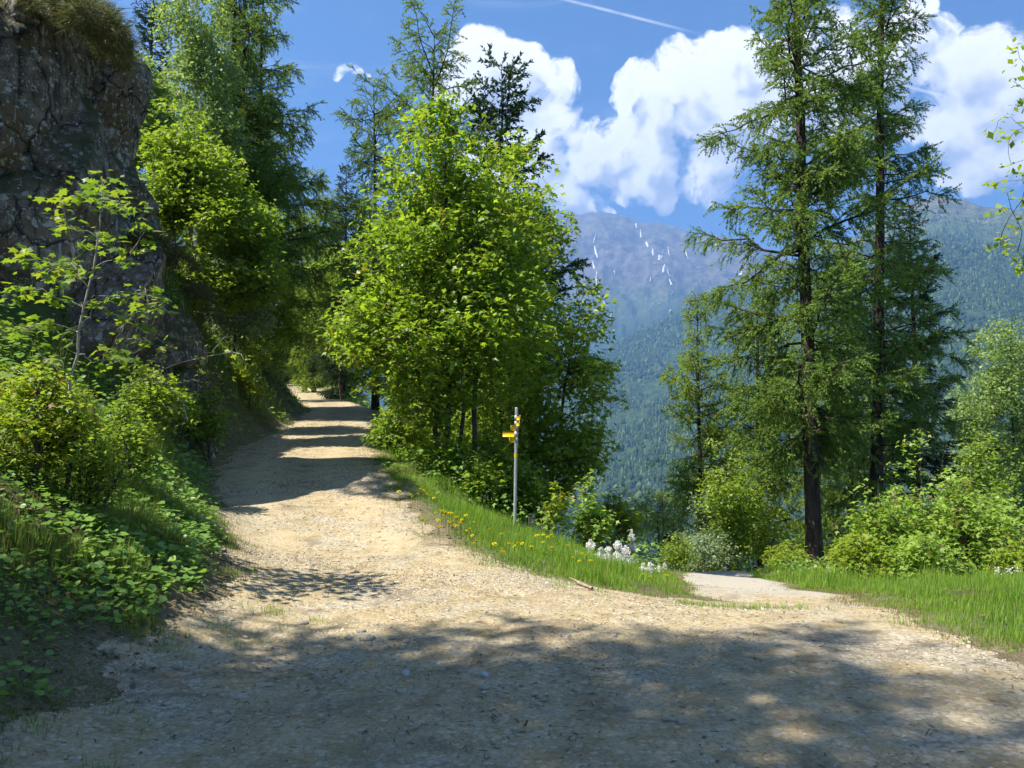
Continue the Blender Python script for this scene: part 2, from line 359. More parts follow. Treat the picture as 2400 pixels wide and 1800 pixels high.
def rock_mat():
    m, t, b, out = new_mat('lichen_rock')
    nn_ = t.new('ShaderNodeTexNoise'); t.put(nn_.inputs['Vector'], t.new('ShaderNodeTexCoord').outputs['Object']); nn_.inputs['Scale'].default_value = 2.2; nn_.inputs['Detail'].default_value = 5; n2c = nn_.outputs['Color']
    tc = t.new('ShaderNodeTexCoord').outputs['Object']
    geo = t.new('ShaderNodeNewGeometry')
    n1 = t.noise(tc, 0.8, 6, 0.6, 0.3); n2 = t.noise(tc, 5, 7, 0.68); n3 = t.noise(tc, 24, 4, 0.7)
    c = t.mix(t.mapr(n2, 0.3, 0.7), (0.080, 0.064, 0.046), (0.290, 0.238, 0.176))
    c = t.mix(t.mapr(n1, 0.48, 0.62), c, t.mix(n2, (0.09, 0.062, 0.032), (0.20, 0.145, 0.08)))
    st = t.noise(t.scalev(tc, (3.2, 3.2, 0.22)), 2.0, 5, 0.6, 0.4)                          # water streaks running down
    c = t.mix(t.mapr(st, 0.56, 0.64, 0, 0.75), c, (0.030, 0.030, 0.032))
    c = t.mix(t.mapr(t.noise(t.scalev(tc, (4.5, 4.5, 0.3)), 2.3, 5, 0.65, 0.2), 0.60, 0.66, 0, 0.75), c, (0.44, 0.43, 0.40))
    l1 = t.noise(tc, 4.2, 6, 0.68, 0.3)
    c = t.mix(t.mapr(l1, 0.60, 0.625, 0, 0.85), c, (0.38, 0.38, 0.31))                     # pale lichen
    c = t.mix(t.mapr(t.noise(tc, 11, 4, 0.6), 0.62, 0.65, 0, 0.85), c, (0.46, 0.46, 0.40))
    c = t.mix(t.mapr(t.noise(tc, 1.7, 5, 0.6), 0.60, 0.68, 0, 0.6), c, (0.120, 0.115, 0.030))   # ochre algae
    wv = t.vmath('ADD', tc, t.vmath('MULTIPLY', t.vmath('SUBTRACT', n2c, (.5, .5, .5)), (.5, .5, .5)))
    for sc_, th_, dk in ((1.1, .035, .85), (3.4, .03, .6)):
        e_ = t.vor(t.scalev(wv, (1, 1, .7)), sc_, 'DISTANCE_TO_EDGE'); c = t.mix(t.mapr(e_, th_, 0.0, 0, dk), c, (0.012, 0.011, 0.010))       # joints
    for sc_, rr_ in ((5.5, .30), (11, .34), (2.6, .22)):
        vn = t.new('ShaderNodeTexVoronoi'); t.put(vn.inputs['Vector'], wv); vn.inputs['Scale'].default_value = sc_
        sc2 = t.new('ShaderNodeSeparateColor'); t.l.new(vn.outputs['Color'], sc2.inputs[0])
        spot = t.math('MULTIPLY', t.mapr(vn.outputs['Distance'], rr_, rr_ - .06), t.mapr(sc2.outputs[0], .70, .74))
        c = t.mix(t.math('MULTIPLY', spot, .8), c, t.mix(sc2.outputs[1], (0.36, 0.37, 0.31), (0.52, 0.51, 0.44)))                 # crustose lichen
    sep = t.new('ShaderNodeSeparateXYZ'); t.l.new(geo.outputs['Normal'], sep.inputs[0])
    moss = t.math('MULTIPLY', t.mapr(sep.outputs[2], 0.15, 0.6), t.mapr(n2, 0.35, 0.55))
    c = t.mix(moss, c, (0.060, 0.070, 0.022))
    t.put(b.inputs['Base Color'], c); b.inputs['Roughness'].default_value = 0.9; b.inputs['Specular IOR Level'].default_value = 0.2
    bp = t.new('ShaderNodeBump'); bp.inputs['Strength'].default_value = 1.0; bp.inputs['Distance'].default_value = 0.08
    t.put(bp.inputs['Height'], t.math('ADD', n2, t.math('MULTIPLY', n3, 0.35))); t.l.new(bp.outputs[0], b.inputs['Normal'])
    return m
M['rock'] = rock_mat()
def mountain_mat():
    m, t, b, out = new_mat('mountain_side')
    tc = t.new('ShaderNodeTexCoord').outputs['Object']
    sep = t.new('ShaderNodeSeparateXYZ'); t.put(sep.inputs[0], tc)
    n1 = t.noise(tc, 0.0016, 6, 0.6); n2 = t.noise(tc, 0.009, 6, 0.65); n3 = t.noise(t.scalev(tc, (1, 1, 0.3)), 0.035, 5, 0.7)
    rock = t.mix(t.mapr(n2, 0.35, 0.65), (0.072, 0.066, 0.058), (0.170, 0.152, 0.132))
    rock = t.mix(t.mapr(n3, 0.58, 0.72), rock, (0.27, 0.245, 0.225)); rock = t.mix(t.mapr(t.noise(tc, 0.12, 4, 0.7), .5, .68, 0, .6), rock, (0.06, 0.055, 0.05))
    turf = t.mix(t.mapr(n2, 0.4, 0.6), (0.090, 0.115, 0.045), (0.150, 0.150, 0.070))
    wood = t.mix(t.mapr(n3, 0.35, 0.65), (0.022, 0.045, 0.020), (0.060, 0.095, 0.036))
    hgt = t.math('ADD', sep.outputs[2], t.math('MULTIPLY', t.math('SUBTRACT', n1, 0.5), 620))
    c = t.mix(t.mapr(hgt, 950, 1300), t.mix(t.mapr(hgt, 640, 1050), wood, t.mix(t.mapr(n3, 0.45, 0.55), turf, wood)), t.mix(t.mapr(n1, 0.4, 0.62), rock, t.mix(0.25, rock, turf)))
    t.put(b.inputs['Base Color'], c); b.inputs['Roughness'].default_value = 1.0; b.inputs['Specular IOR Level'].default_value = 0.05
    bp = t.new('ShaderNodeBump'); bp.inputs['Strength'].default_value = 1.0; bp.inputs['Distance'].default_value = 25
    t.put(bp.inputs['Height'], t.math('ADD', n2, t.math('MULTIPLY', n3, 0.6))); t.l.new(bp.outputs[0], b.inputs['Normal'])
    return m
M['mountain'] = mountain_mat()
M['snow'] = flat_mat('old_snow', (0.66, 0.66, 0.68), (0.52, 0.52, 0.54), 0.7, 0.3, 0, 0.05)
M['far_tree'] = leaf_mat('distant_tree', (0.014, 0.034, 0.016), (0.060, 0.098, 0.034), (1, 1, 1), 0.15, 0.8, 0.05, (0.11, 0.15, 0.05), 0.16)

# ------------------------------------------------------------------ terrain (thin-plate spline through surveyed points)
CP = []
def cp(x, y, z): CP.append((x, y, z))
def cpp(px, py, d): p = at(px, py, d); CP.append(tuple(p))
for p in [(-3, -2, 0.05), (0, -2, 0), (4, -2, -.05), (-2.3, 2, .03), (0, 2, 0), (3, 2, 0), (-2.4, 4.4, .02), (-1, 4, 0), (1, 4, 0), (3, 4.2, 0), (-2.4, 6.6, .05), (-1, 6.5, .02),
          (0.5, 6.5, -.02), (2, 6.5, -.04), (3.4, 6.3, -.05), (6, 0, -.1), (6, 4, -.1), (-4, -9, .3), (4, -9, 0), (9, -9, -1.5), (0, -20, .4), (-12, -20, 4), (12, -20, -5)]: cp(*p)
# left road edges
LE = [(-3.0, -9), (-2.7, 0), (-2.52, 3.8), (-2.46, 4.4), (-2.58, 5.8), (-2.5, 6.9), (-3.8, 10.2), (-6.0, 15.5), (-6.9, 19), (-7.3, 25), (-8.4, 32), (-12.3, 42), (-18.5, 60), (-26, 75)]
LZ = {10.2: .17, 15.5: .68, 19: 1.2, 25: 1.75, 32: 2.35, 42: 3.2, 60: 4.75, 75: 6.0}
RE = [(-22, 76), (-14.5, 57), (-9.3, 42), (-5.4, 31), (-4.45, 24), (-3.5, 19), (-2.6, 15.5), (-1.67, 12.5), (-1.0, 10.5), (0.0, 9.1), (0.9, 8.4), (2.1, 8.7)]
RZ = {76: 6.0, 57: 4.5, 42: 3.05, 31: 2.2, 24: 1.55, 19: 1.12, 15.5: .62, 12.5: .33, 10.5: .08, 9.1: -.05, 8.4: -.14, 8.7: -.36}
for x, y in LE:
    if y in LZ: cp(x, y, LZ[y])
for x, y in RE: cp(x, y, RZ[y])
# right path going down
PL = [(2.1, 8.7), (3.2, 14), (4.3, 20), (5.55, 25), (5.6, 30), (4.2, 36)]
PRt = [(6.2, 36), (7.7, 30), (7.5, 25), (6.2, 20), (4.9, 13.5), (4.05, 9.2), (3.45, 6.8)]
for x, y, z in [(3.2, 14, -1.34), (4.9, 13.5, -1.2), (4.3, 20, -2.35), (6.2, 20, -2.35), (5.55, 25, -3.35), (7.5, 25, -3.35), (5.6, 30, -4.7), (7.7, 30, -4.7), (4.05, 9.2, -.42), (5, 36, -6.6)]: cp(x, y, z)
# verge between the two ways
for a in [(1000, 1135, 15), (1110, 1195, 15), (1206, 1241, 15), (1400, 1305, 15), (1500, 1332, 17.5), (1580, 1352, 22), (1100, 1230, 12.5), (1300, 1310, 11.5), (1450, 1350, 11), (1045, 1125, 17)]: cpp(*a)
# left bank
for a in [(0, 1400, 5), (0, 1100, 6), (-300, 1300, 4.4), (250, 1200, 7.5), (420, 1240, 8.6), (300, 1010, 10), (430, 1010, 13), (380, 1320, 6.9), (600, 905, 25), (620, 950, 24), (540, 800, 29), (640, 900, 36)]: cpp(*a)
for p in [(-6.7, 8, 1.9), (-6, 11, 1.75), (-6.6, 15, 1.3), (-8, 18.5, 5.2), (-9, 17, 6.4), (-8, 13, 5), (-12, 14, 8), (-11, 22, 7.0), (-18, 20, 11), (-30, 20, 19), (-15, 8, 6.5), (-12, 4, 4.2), (-9, 3, 2.9), (-12, -4, 4.4), (-25, 0, 11), (-9.5, 25, 4.4),
          (-13, 30, 7.2), (-14, 36, 7), (-19, 45, 8.5), (-30, 45, 17), (-25, 60, 9.5), (-40, 70, 19), (-32, 80, 9), (-55, 30, 34), (-55, 90, 26), (-30, 110, 10), (-55, -15, 24)]: cp(*p)
# right grass and the drop to the valley
for a in [(2400, 1480, 6.3), (2400, 1385, 10), (2150, 1368, 14), (2400, 1362, 15), (2700, 1370, 13), (2250, 1355, 20), (1908, 1347, 27), (1800, 1349, 24), (2150, 1345, 27)]: cpp(*a)
for p in [(10, 34, -7.5), (17, 34, -7), (2, 22, -4.2), (0, 19, -1.6), (-1, 26, -3.0), (0, 34, -8), (-2, 42, -6), (-8, 57, 0), (-4, 57, -6), (10, 50, -16), (0, 60, -18), (25, 40, -12), (28, 20, -6), (20, 8, -2.5), (35, 0, -8), (50, 40, -24), (25, 70, -32),
          (0, 90, -32), (-14, 80, -3), (-18, 100, -8), (-8, 115, -30), (40, 100, -52), (60, 80, -52), (60, -15, -20), (60, 20, -22)]: cp(*p)
CP = np.array(CP)
def poly_sd(poly, xy):
    """signed distance, negative inside"""
    P = np.asarray(poly, float); Q = np.roll(P, -1, axis=0); xy = np.asarray(xy, float)
    best = np.full(len(xy), 1e9); inside = np.zeros(len(xy), bool)
    for a, b in zip(P, Q):
        e = b - a; wv = xy - a
        t = np.clip((wv @ e) / (e @ e + 1e-12), 0, 1)
        best = np.minimum(best, np.linalg.norm(wv - t[:, None] * e, axis=1))
        c = ((a[1] > xy[:, 1]) != (b[1] > xy[:, 1])) & (xy[:, 0] < (b[0] - a[0]) * (xy[:, 1] - a[1]) / (b[1] - a[1] + 1e-12) + a[0])
        inside ^= c
    return np.where(inside, -best, best)
def _tps(r2): return 0.5 * r2 * np.log(r2 + 1e-12)
def _fit():
    n = len(CP); d2 = ((CP[:, None, :2] - CP[None, :, :2]) ** 2).sum(-1)
    K = _tps(d2) + np.eye(n) * 0.6
    Pm = np.c_[np.ones(n), CP[:, :2]]
    A = np.zeros((n + 3, n + 3)); A[:n, :n] = K; A[:n, n:] = Pm; A[n:, :n] = Pm.T
    return np.linalg.solve(A, np.r_[CP[:, 2], 0, 0, 0])
TW = _fit()
def G(xy):
    xy = np.atleast_2d(np.asarray(xy, float))[:, :2]
    out = np.empty(len(xy))
    for s in range(0, len(xy), 20000):
        q = xy[s:s + 20000]
        d2 = ((q[:, None, :] - CP[None, :, :2]) ** 2).sum(-1)
        out[s:s + 20000] = _tps(d2) @ TW[:-3] + TW[-3] + q @ TW[-2:]
    return out
G_raw = G
_ry = np.array([9, 10.4, 12.5, 15.5, 19, 25, 31.5, 42, 58.5, 76]); _rz = np.array([0.0, .12, .36, .66, 1.02, 1.62, 2.28, 3.12, 4.6, 6.0])
_fy = np.linspace(9, 76, 400); _fz = np.convolve(np.pad(np.interp(_fy, _ry, _rz), 12, mode='edge'), np.ones(25) / 25, 'valid')
def G(xy):
    xy = np.atleast_2d(np.asarray(xy, float))[:, :2]
    z = G_raw(xy); sel = (xy[:, 1] > 9.5) & (xy[:, 1] < 78) & (xy[:, 0] < 3) & (xy[:, 0] > -30)
    if sel.any():
        q = xy[sel]; sd_ = poly_sd(LE + RE, q)
        wgt = sstep(1.1, -0.1, sd_) * sstep(9.5, 12.5, q[:, 1])
        z[sel] = z[sel] * (1 - wgt) + np.interp(q[:, 1], _fy, _fz) * wgt
    return z
def g(x, y): return float(G([(x, y)])[0])

ROAD = LE + RE + [(3.0, 9.5), (4.05, 9.2), (3.5, 6.8), (3.45, 5.4), (4.4, 4.2), (6, 1), (6.5, -9)]
PATH = PL + PRt
def edge_noise(xy): return (fbm(xy * 2.6, 5, 5, .62) - 0.5) * 0.75
def road_sd(xy): return poly_sd(ROAD, xy) + edge_noise(xy)
def path_sd(xy): return poly_sd(PATH, xy) + edge_noise(xy) * 0.6
def way_sd(xy): return np.minimum(road_sd(xy), path_sd(xy))

def axis(a, b, n, c, k):
    """n coordinates between a and b, dense about c"""
    t = np.linspace(math.asinh((a - c) / k), math.asinh((b - c) / k), n)
    return c + k * np.sinh(t)
def grid_mesh(name, xs, ys, zf, keep=None, smooth=True):
    X, Y = np.meshgrid(xs, ys); xy = np.c_[X.ravel(), Y.ravel()]
    z, kp = zf(xy)
    nx = len(xs); ny = len(ys)
    i = np.arange(nx * ny).reshape(ny, nx)
    q = np.stack([i[:-1, :-1], i[:-1, 1:], i[1:, 1:], i[1:, :-1]], -1).reshape(-1, 4)
    if kp is not None:
        q = q[kp[q].any(axis=1)]
        used = np.unique(q); rem = np.full(nx * ny, -1); rem[used] = np.arange(len(used)); q = rem[q]; V = np.c_[xy, z][used]
    else: V = np.c_[xy, z]
    return mesh_from(name, V, [q], smooth)
def zg(xy):
    rough = (fbm(xy * 1.1, 5, 21) - 0.5) * 0.22
    off_ = sstep(0.0, 0.8, way_sd(xy))
    return G(xy) + rough * off_ + (fbm(xy * 0.35, 3, 9) - 0.5) * 0.06, None
ground = add('ground', grid_mesh('ground', axis(-60, 62, 230, 0, 8), axis(-22, 116, 260, 9, 8), zg), M['ground']); prop(ground, kind='structure')
_gv = np.empty(len(ground.data.vertices) * 3, np.float32); ground.data.vertices.foreach_get('co', _gv); _gv = _gv.reshape(-1, 3)
_at = ground.data.attributes.new('road_earth', 'FLOAT', 'POINT'); _at.data.foreach_set('value', sstep(1.0, 0.0, way_sd(_gv[:, :2]) + (fbm(_gv[:, :2] * 2.1, 4, 71) - .5) * 1.1).astype(np.float32))
def road_z(xy):
    s = road_sd(xy)
    base = G(xy) + (fbm(xy * 0.35, 3, 9) - 0.5) * 0.06
    # worn hollows and ruts
    base += (fbm(xy * 1.6, 4, 33) - 0.5) * 0.05 * sstep(0.1, -0.4, s)
    return base + 0.02 * sstep(0.05, -0.25, s) - 0.07 * sstep(0.0, 0.35, s), s < 0.3
def path_z(xy):
    s = path_sd(xy)
    base = G(xy) + (fbm(xy * 0.35, 3, 9) - 0.5) * 0.06
    return base + 0.030 * sstep(0.05, -0.25, s) - 0.07 * sstep(0.0, 0.35, s) - 0.05 * sstep(9.6, 8.6, xy[:, 1]), s < 0.3
road = add('gravel_road', grid_mesh('gravel_road', axis(-28, 7, 260, 0, 4), axis(-9, 78, 330, 6, 5), road_z), M['road']); prop(road, kind='structure')
def lane(xy):
    ly = np.array([p[1] for p in LE]); lx = np.array([p[0] for p in LE]); ry = np.array([p[1] for p in RE[:-3]])[::-1]; rx = np.array([p[0] for p in RE[:-3]])[::-1]
    d = np.abs(xy[:, 0] - .5 * (np.interp(xy[:, 1], ly, lx) + np.interp(xy[:, 1], ry, rx)))
    return np.exp(-((d - .78) / .26) ** 2) * sstep(7.5, 11, xy[:, 1])
_gv = np.empty(len(road.data.vertices) * 3, np.float32); road.data.vertices.foreach_get('co', _gv); _gv = _gv.reshape(-1, 3)
_at = road.data.attributes.new('wheel_lane', 'FLOAT', 'POINT'); _at.data.foreach_set('value', lane(_gv[:, :2].astype(float)).astype(np.float32))
path = add('footpath', grid_mesh('footpath', axis(1.5, 9, 110, 4, 4), axis(8.3, 37, 200, 9, 8), path_z), M['path']); prop(path, kind='structure')

# ------------------------------------------------------------------ valley and mountains: one sheet to the horizon
RIDGE = np.array([(-3000, 560), (0, 520), (1000, 520), (1300, 497), (1356, 508), (1410, 498), (1497, 519), (1584, 531), (1671, 553), (1850, 600), (2000, 640), (2400, 650), (5000, 600)])
NEAR = np.array([(-3000, 900), (900, 960), (1300, 850), (1400, 822), (1500, 782), (1620, 728), (1800, 640), (2000, 560), (2130, 495), (2220, 461), (2270, 468), (2330, 482), (2400, 488), (2600, 470), (5000, 560)])
def tan_el(py): return np.sin(np.arctan((900 - py) / F) + PITCH) / np.cos(np.arctan((900 - py) / F) + PITCH)
R_FAR, R_NEAR = 7600.0, 4700.0
def far_h(az, r):
    px = np.clip(1200 + F * np.tan(np.clip(az, -1.2, 1.2)), -3000, 5000)
    front = sstep(1.75, 1.15, np.abs(az))
    ca = np.cos(np.clip(az, -1.2, 1.2))
    P2 = np.c_[r * np.sin(az) / 900.0, r * np.cos(az) / 900.0]
    zr = R_FAR * ca * tan_el(np.interp(px, RIDGE[:, 0], RIDGE[:, 1]))
    zn = R_NEAR * ca * tan_el(np.interp(px, NEAR[:, 0], NEAR[:, 1]))
    tn = np.clip((r - 1100) / (R_NEAR - 1100), 0, 1)
    z1 = -310 + (zn + 310) * tn ** 1.04
    back = np.clip((r - R_NEAR) / 900, 0, 1)
    z1 = z1 - np.maximum(0, zn * 0.25 + 90) * back * (r > R_NEAR)
    tf = np.clip((r - 5200) / (R_FAR - 5200), 0, 1)
    z2 = 100 + (zr - 100) * tf ** 0.92 - np.clip((r - R_FAR) / 2500, 0, 1) * 500
    z = np.where(r < R_NEAR, z1, np.maximum(z1, z2))
    near_v = -0.29 * np.minimum(r, 1100)
    z = np.where(r < 1100, near_v + 9 * (r / 1100), z)
    gul = (fbm(np.c_[az * 15 + 1.2 * fbm(P2 * .8, 2, 44), r / 1500.0], 6, 3, 0.6) - 0.5)
    rid = 1 - np.abs(2 * fbm(P2 * 1.6, 6, 8, 0.55) - 1)
    amp = np.clip((r - 700) / 3600, 0, 1.6)
    edge = np.where(r > R_NEAR, 1 - 0.75 * np.exp(-((r - R_FAR) / 500) ** 2), 1 - 0.8 * np.exp(-((r - R_NEAR) / 300) ** 2))
    z = z + amp * edge * (gul * 260 + (rid - 0.7) * 190) + amp * (fbm(P2 * 9, 4, 14) - 0.5) * 42
    side = np.clip(-np.sin(az) * 0.34 * r, -350, 500)
    hill_l = sstep(-0.12, -0.35, az)           # the wooded hillside goes on to the left
    z = z * (1 - hill_l) + np.clip(-np.sin(az) * 0.34 * r, -350, 700) * hill_l
    return z * front + side * (1 - front)
def H_full(az, r):
    x = r * np.sin(az); y = r * np.cos(az)
    t = sstep(55, 150, r)
    gl = np.where(r < 160, G(np.c_[np.clip(x, -60, 62), np.clip(y, -22, 116)]), 0) - 1.6
    return gl * (1 - t) + far_h(az, r) * t
azs = np.concatenate([np.linspace(-math.pi, -0.62, 50)[:-1], np.linspace(-0.62, 0.0, 40)[:-1], np.linspace(0.0, 0.66, 250), np.linspace(0.66, math.pi, 50)[1:]])
rs = np.concatenate([np.geomspace(12, 1100, 36)[:-1], np.linspace(1100, 4700, 64)[:-1], np.linspace(4700, 8000, 96), np.linspace(8000, 10500, 8)[1:]])
A_, R_ = np.meshgrid(azs, rs); zz = H_full(A_.ravel(), R_.ravel())
Vt = np.c_[R_.ravel() * np.sin(A_.ravel()), R_.ravel() * np.cos(A_.ravel()), zz]
ii = np.arange(len(Vt)).reshape(len(rs), len(azs))
q = np.stack([ii[:-1, :-1], ii[:-1, 1:], ii[1:, 1:], ii[1:, :-1]], -1).reshape(-1, 4)
mountains = add('mountains', mesh_from('mountains', Vt, [q], True), M['mountain']); prop(mountains, kind='structure')

def march(px, py, r0=700, r1=9000):
    d = ray(px, py); azd = math.atan2(d.x, d.y); hl = math.hypot(d.x, d.y)
    rr = np.linspace(r0, r1, 1500); zl = CAMZ + rr * d.z / hl
    below = H_full(np.full(len(rr), azd), rr) > zl
    if not below.any(): return None
    r = rr[int(np.argmax(below))]
    return azd, r
# snow patches in the gullies of the far mountain
rng = np.random.default_rng(3)
SNOW = [(1394, 560, 5, 16), (1397, 592, 6, 20), (1391, 622, 5, 16), (1398, 655, 7, 22), (1404, 690, 4, 14), (1416, 712, 4, 10), (1432, 742, 4, 10), (1490, 528, 7, 8), (1502, 548, 5, 12), (1516, 572, 8, 10), (1530, 592, 9, 10), (1545, 606, 9, 9),
        (1556, 628, 6, 14), (1566, 640, 6, 16), (1572, 662, 7, 14), (1567, 590, 3, 16), (1552, 598, 3, 14), (1575, 690, 3, 8), (1571, 735, 8, 10), (1603, 537, 12, 4), (1678, 572, 16, 6), (1735, 640, 9, 12), (1525, 655, 4, 8), (1565, 515, 5, 4), (1440, 640, 3, 8), (1610, 600, 4, 12)]
for k, (px, py, wx, wy) in enumerate(SNOW):
    n = 10; rings = []
    hit = march(px, py)
    if hit is None: continue
    ok = True; pts = []
    jit = rng.uniform(0.3, 1.25, n)
    for i in range(n):
        a = 2 * math.pi * i / n
        hh = march(px + wx * jit[i] * math.cos(a) * 0.42 + .25 * wy * math.sin(a) * math.sin(px), py + wy * jit[i] * math.sin(a) * 0.85)
        if hh is None: ok = False; break
        pts.append(hh)
    if not ok: continue
    ctr = [hit]
    A2 = np.array([p[0] for p in pts + ctr]); R2 = np.array([p[1] for p in pts + ctr])
    A3 = np.r_[A2[:-1], (A2[:-1] + A2[-1]) / 2, A2[-1]]; R3 = np.r_[R2[:-1], (R2[:-1] + R2[-1]) / 2, R2[-1]]
    V = np.c_[R3 * np.sin(A3), R3 * np.cos(A3), H_full(A3, R3) + np.r_[np.full(n, 2.0), np.full(n, 12.0), 14.0]]
    tri = [(n + i, n + (i + 1) % n, 2 * n) for i in range(n)]; qd = [(i, (i + 1) % n, n + (i + 1) % n, n + i) for i in range(n)]
    c0 = V.mean(axis=0)
    o = add('snow_patch', mesh_from('snow_patch', V - c0, [np.array(tri), np.array(qd)]), M['snow'], loc=tuple(c0))
    prop(o, 'patch of old snow in a gully of the far blue mountain', 'snow', 'snow patches on the far mountain')

# wooded slope across the valley
def far_forest():
    rng = np.random.default_rng(11); n = 30000
    az = rng.uniform(-0.06, 0.66, n * 2); r = np.sqrt(rng.uniform(1000 ** 2, 4500 ** 2, n * 2))
    x = r * np.sin(az); y = r * np.cos(az); z = H_full(az, r)
    dens = .5 * fbm(np.c_[x, y] / 130.0, 4, 77) + .5 * fbm(np.c_[x, y] / 520.0, 3, 78)
    limit = 0.56 - 0.40 * sstep(700, 1050, z)
    keep = (dens < limit) | (rng.random(len(dens)) < 0.10); keep &= rng.random(len(dens)) < 0.95
    az, r, x, y, z = [v[keep][:n] for v in (az, r, x, y, z)]; n = len(az)
    k = 4; ang = np.arange(k) * 2 * np.pi / k
    # conifer: two tiers
    tV = [(math.cos(a) * .17, math.sin(a) * .17, .08) for a in ang] + [(0, 0, .72)] + [(math.cos(a + .6) * .115, math.sin(a + .6) * .115, .48) for a in ang] + [(0, 0, 1.0)]
    tF = [(i, (i + 1) % k, k) for i in range(k)] + [(k + 1 + i, k + 1 + (i + 1) % k, 2 * k + 1) for i in range(k)]
    # broadleaf: a lumpy dome
    bV = [(math.cos(a) * .30, math.sin(a) * .30, .12) for a in ang] + [(math.cos(a + .5) * .34, math.sin(a + .5) * .34, .45) for a in ang] + [(.04, .02, .78)]
    bF = [(i, (i + 1) % k, k + (i + 1) % k) for i in range(k)] + [(i, k + (i + 1) % k, k + i) for i in range(k)] + [(k + i, k + (i + 1) % k, 2 * k) for i in range(k)]
    isb = fbm(np.c_[x, y] / 220.0, 3, 91) + rng.normal(0, 0.08, n) > 0.60
    mb = MB(); th = rng.uniform(0, 6.28, n)
    Mx = np.zeros((n, 3, 3)); Mx[:, 0, 0] = np.cos(th); Mx[:, 0, 1] = -np.sin(th); Mx[:, 1, 0] = np.sin(th); Mx[:, 1, 1] = np.cos(th); Mx[:, 2, 2] = 1
    hs = rng.uniform(15, 32, n); T = np.c_[x, y, z - 1.5]
    for sel, V_, F_ in ((~isb, tV, tF), (isb, bV, bF)):
        wv = hs[sel] * rng.uniform(0.8, 1.25, sel.sum())
        v, f = scatter(V_, [F_], Mx[sel], np.c_[wv, wv, hs[sel] * (1.0)], T[sel]); mb.put(v, *f)
    o = add('distant_forest', mb.mesh('distant_forest'), M['far_tree'])
    prop(o, 'blue hazy forest covering the slope across the valley', 'forest', kind='stuff')
far_forest()

# ------------------------------------------------------------------ haze (closed box of air round the place)
def haze():
    x0, x1, y0, y1, z0, z1 = -11000, 11000, -11000, 11000, -560, 2420
    V = [(x0, y0, z0), (x1, y0, z0), (x1, y1, z0), (x0, y1, z0), (x0, y0, z1), (x1, y0, z1), (x1, y1, z1), (x0, y1, z1)]
    Fq = [(0, 3, 2, 1), (4, 5, 6, 7), (0, 1, 5, 4), (1, 2, 6, 5), (2, 3, 7, 6), (3, 0, 4, 7)]
    m = bpy.data.materials.new('haze'); m.use_nodes = True; t = NT(m.node_tree); t.n.clear()
    out = t.new('ShaderNodeOutputMaterial'); v = t.new('ShaderNodeVolumePrincipled')
    v.inputs['Color'].default_value = (0.22, 0.46, 0.98, 1); v.inputs['Density'].default_value = 0.00014; v.inputs['Anisotropy'].default_value = 0.15
    t.l.new(v.outputs[0], out.inputs['Volume'])
    m.volume_sampling if hasattr(m, 'volume_sampling') else None
    o = add('haze', mesh_from('haze', np.array(V, float), [np.array(Fq)]), m)
    prop(o, 'pale blue haze lying over the valley', 'haze', kind='stuff')
haze()

# ------------------------------------------------------------------ rock outcrop
def ico(sub):
    import bmesh
    bm = bmesh.new(); bmesh.ops.create_icosphere(bm, subdivisions=sub, radius=1.0)
    V = np.array([v.co for v in bm.verts]); Fc = np.array([[v.index for v in f.verts] for f in bm.faces]); bm.free()
    return V, Fc
ICO = {s: ico(s) for s in (1, 2, 3, 6)}
def block(name, parent, c, half, planes, seed, amp=0.28, soft=16.0, sub=6):
    """angular block: rounded box cut by planes (normal, offset as a share of the half size), roughened"""
    D, Fc = ICO[sub]; D = D / np.linalg.norm(D, axis=1, keepdims=True)
    half = np.array(half, float); c = np.array(c, float)
    base = [((1, 0, 0), 1), ((-1, 0, 0), 1), ((0, 1, 0), 1), ((0, -1, 0), 1), ((0, 0, 1), 1), ((0, 0, -1), 1)] + planes
    acc = np.zeros(len(D))
    for nrm, off in base:
        nv = np.array(nrm, float); nv /= np.linalg.norm(nv)
        acc += np.exp(soft * np.log(np.maximum(D @ nv, 1e-4) / off))
    rad = acc ** (-1.0 / soft)
    P = D * rad[:, None] * half
    W = P + c
    n1 = fbm(W * 0.55, 3, seed) - 0.5; n2 = 1 - np.abs(2 * fbm(W * np.array([1.5, 1.5, 1.1]), 5, seed + 3) - 1); n3 = fbm(W * 5.0, 4, seed + 9) - 0.5
    crack = np.abs(fbm(W * np.array([.9, .9, .45]), 3, seed + 20) - 0.5)
    disp = n1 * amp * 3.0 + (1 - np.abs(2 * fbm(W * 2.6, 4, seed + 31) - 1) - .7) * .22 + (n2 - 0.72) * amp * 1.5 + n3 * 0.14 - 0.38 * amp * np.exp(-(crack / 0.012) ** 2) * 2.2
    rgk = np.random.default_rng(seed + 200); nsd = 46
    sd = c + rgk.uniform(-1.05, 1.05, (nsd, 3)) * half; tilt = rgk.normal(0, .22, (nsd, 3)); lift_ = rgk.normal(0, amp * .5, nsd)
    Wq = (W + (fbm(W * 1.1, 3, seed + 60)[:, None] - .5) * .5) * np.array([1, 1, .62]); dq = np.sqrt(((Wq[:, None] - (sd * np.array([1, 1, .62]))[None]) ** 2).sum(-1))
    o2 = np.argpartition(dq, 1, axis=1)[:, :2]; da = np.take_along_axis(dq, o2, 1); near = np.where(da[:, 0] < da[:, 1], o2[:, 0], o2[:, 1]); gap = np.abs(da[:, 0] - da[:, 1])
    disp = disp * .55 + np.einsum('ij,ij->i', W - sd[near], tilt[near]) + lift_[near] - .16 * np.exp(-(gap / .05) ** 2)
    W = W + D * disp[:, None]
    o = add(name, mesh_from(name, W - np.array(parent.location), [Fc], True), M['rock'], parent)
    return o
rk = empty('rock_outcrop', (-8, 13, 2))
prop(rk, 'dark lichen-streaked rock outcrop overhanging the left bank of the road', 'rock')
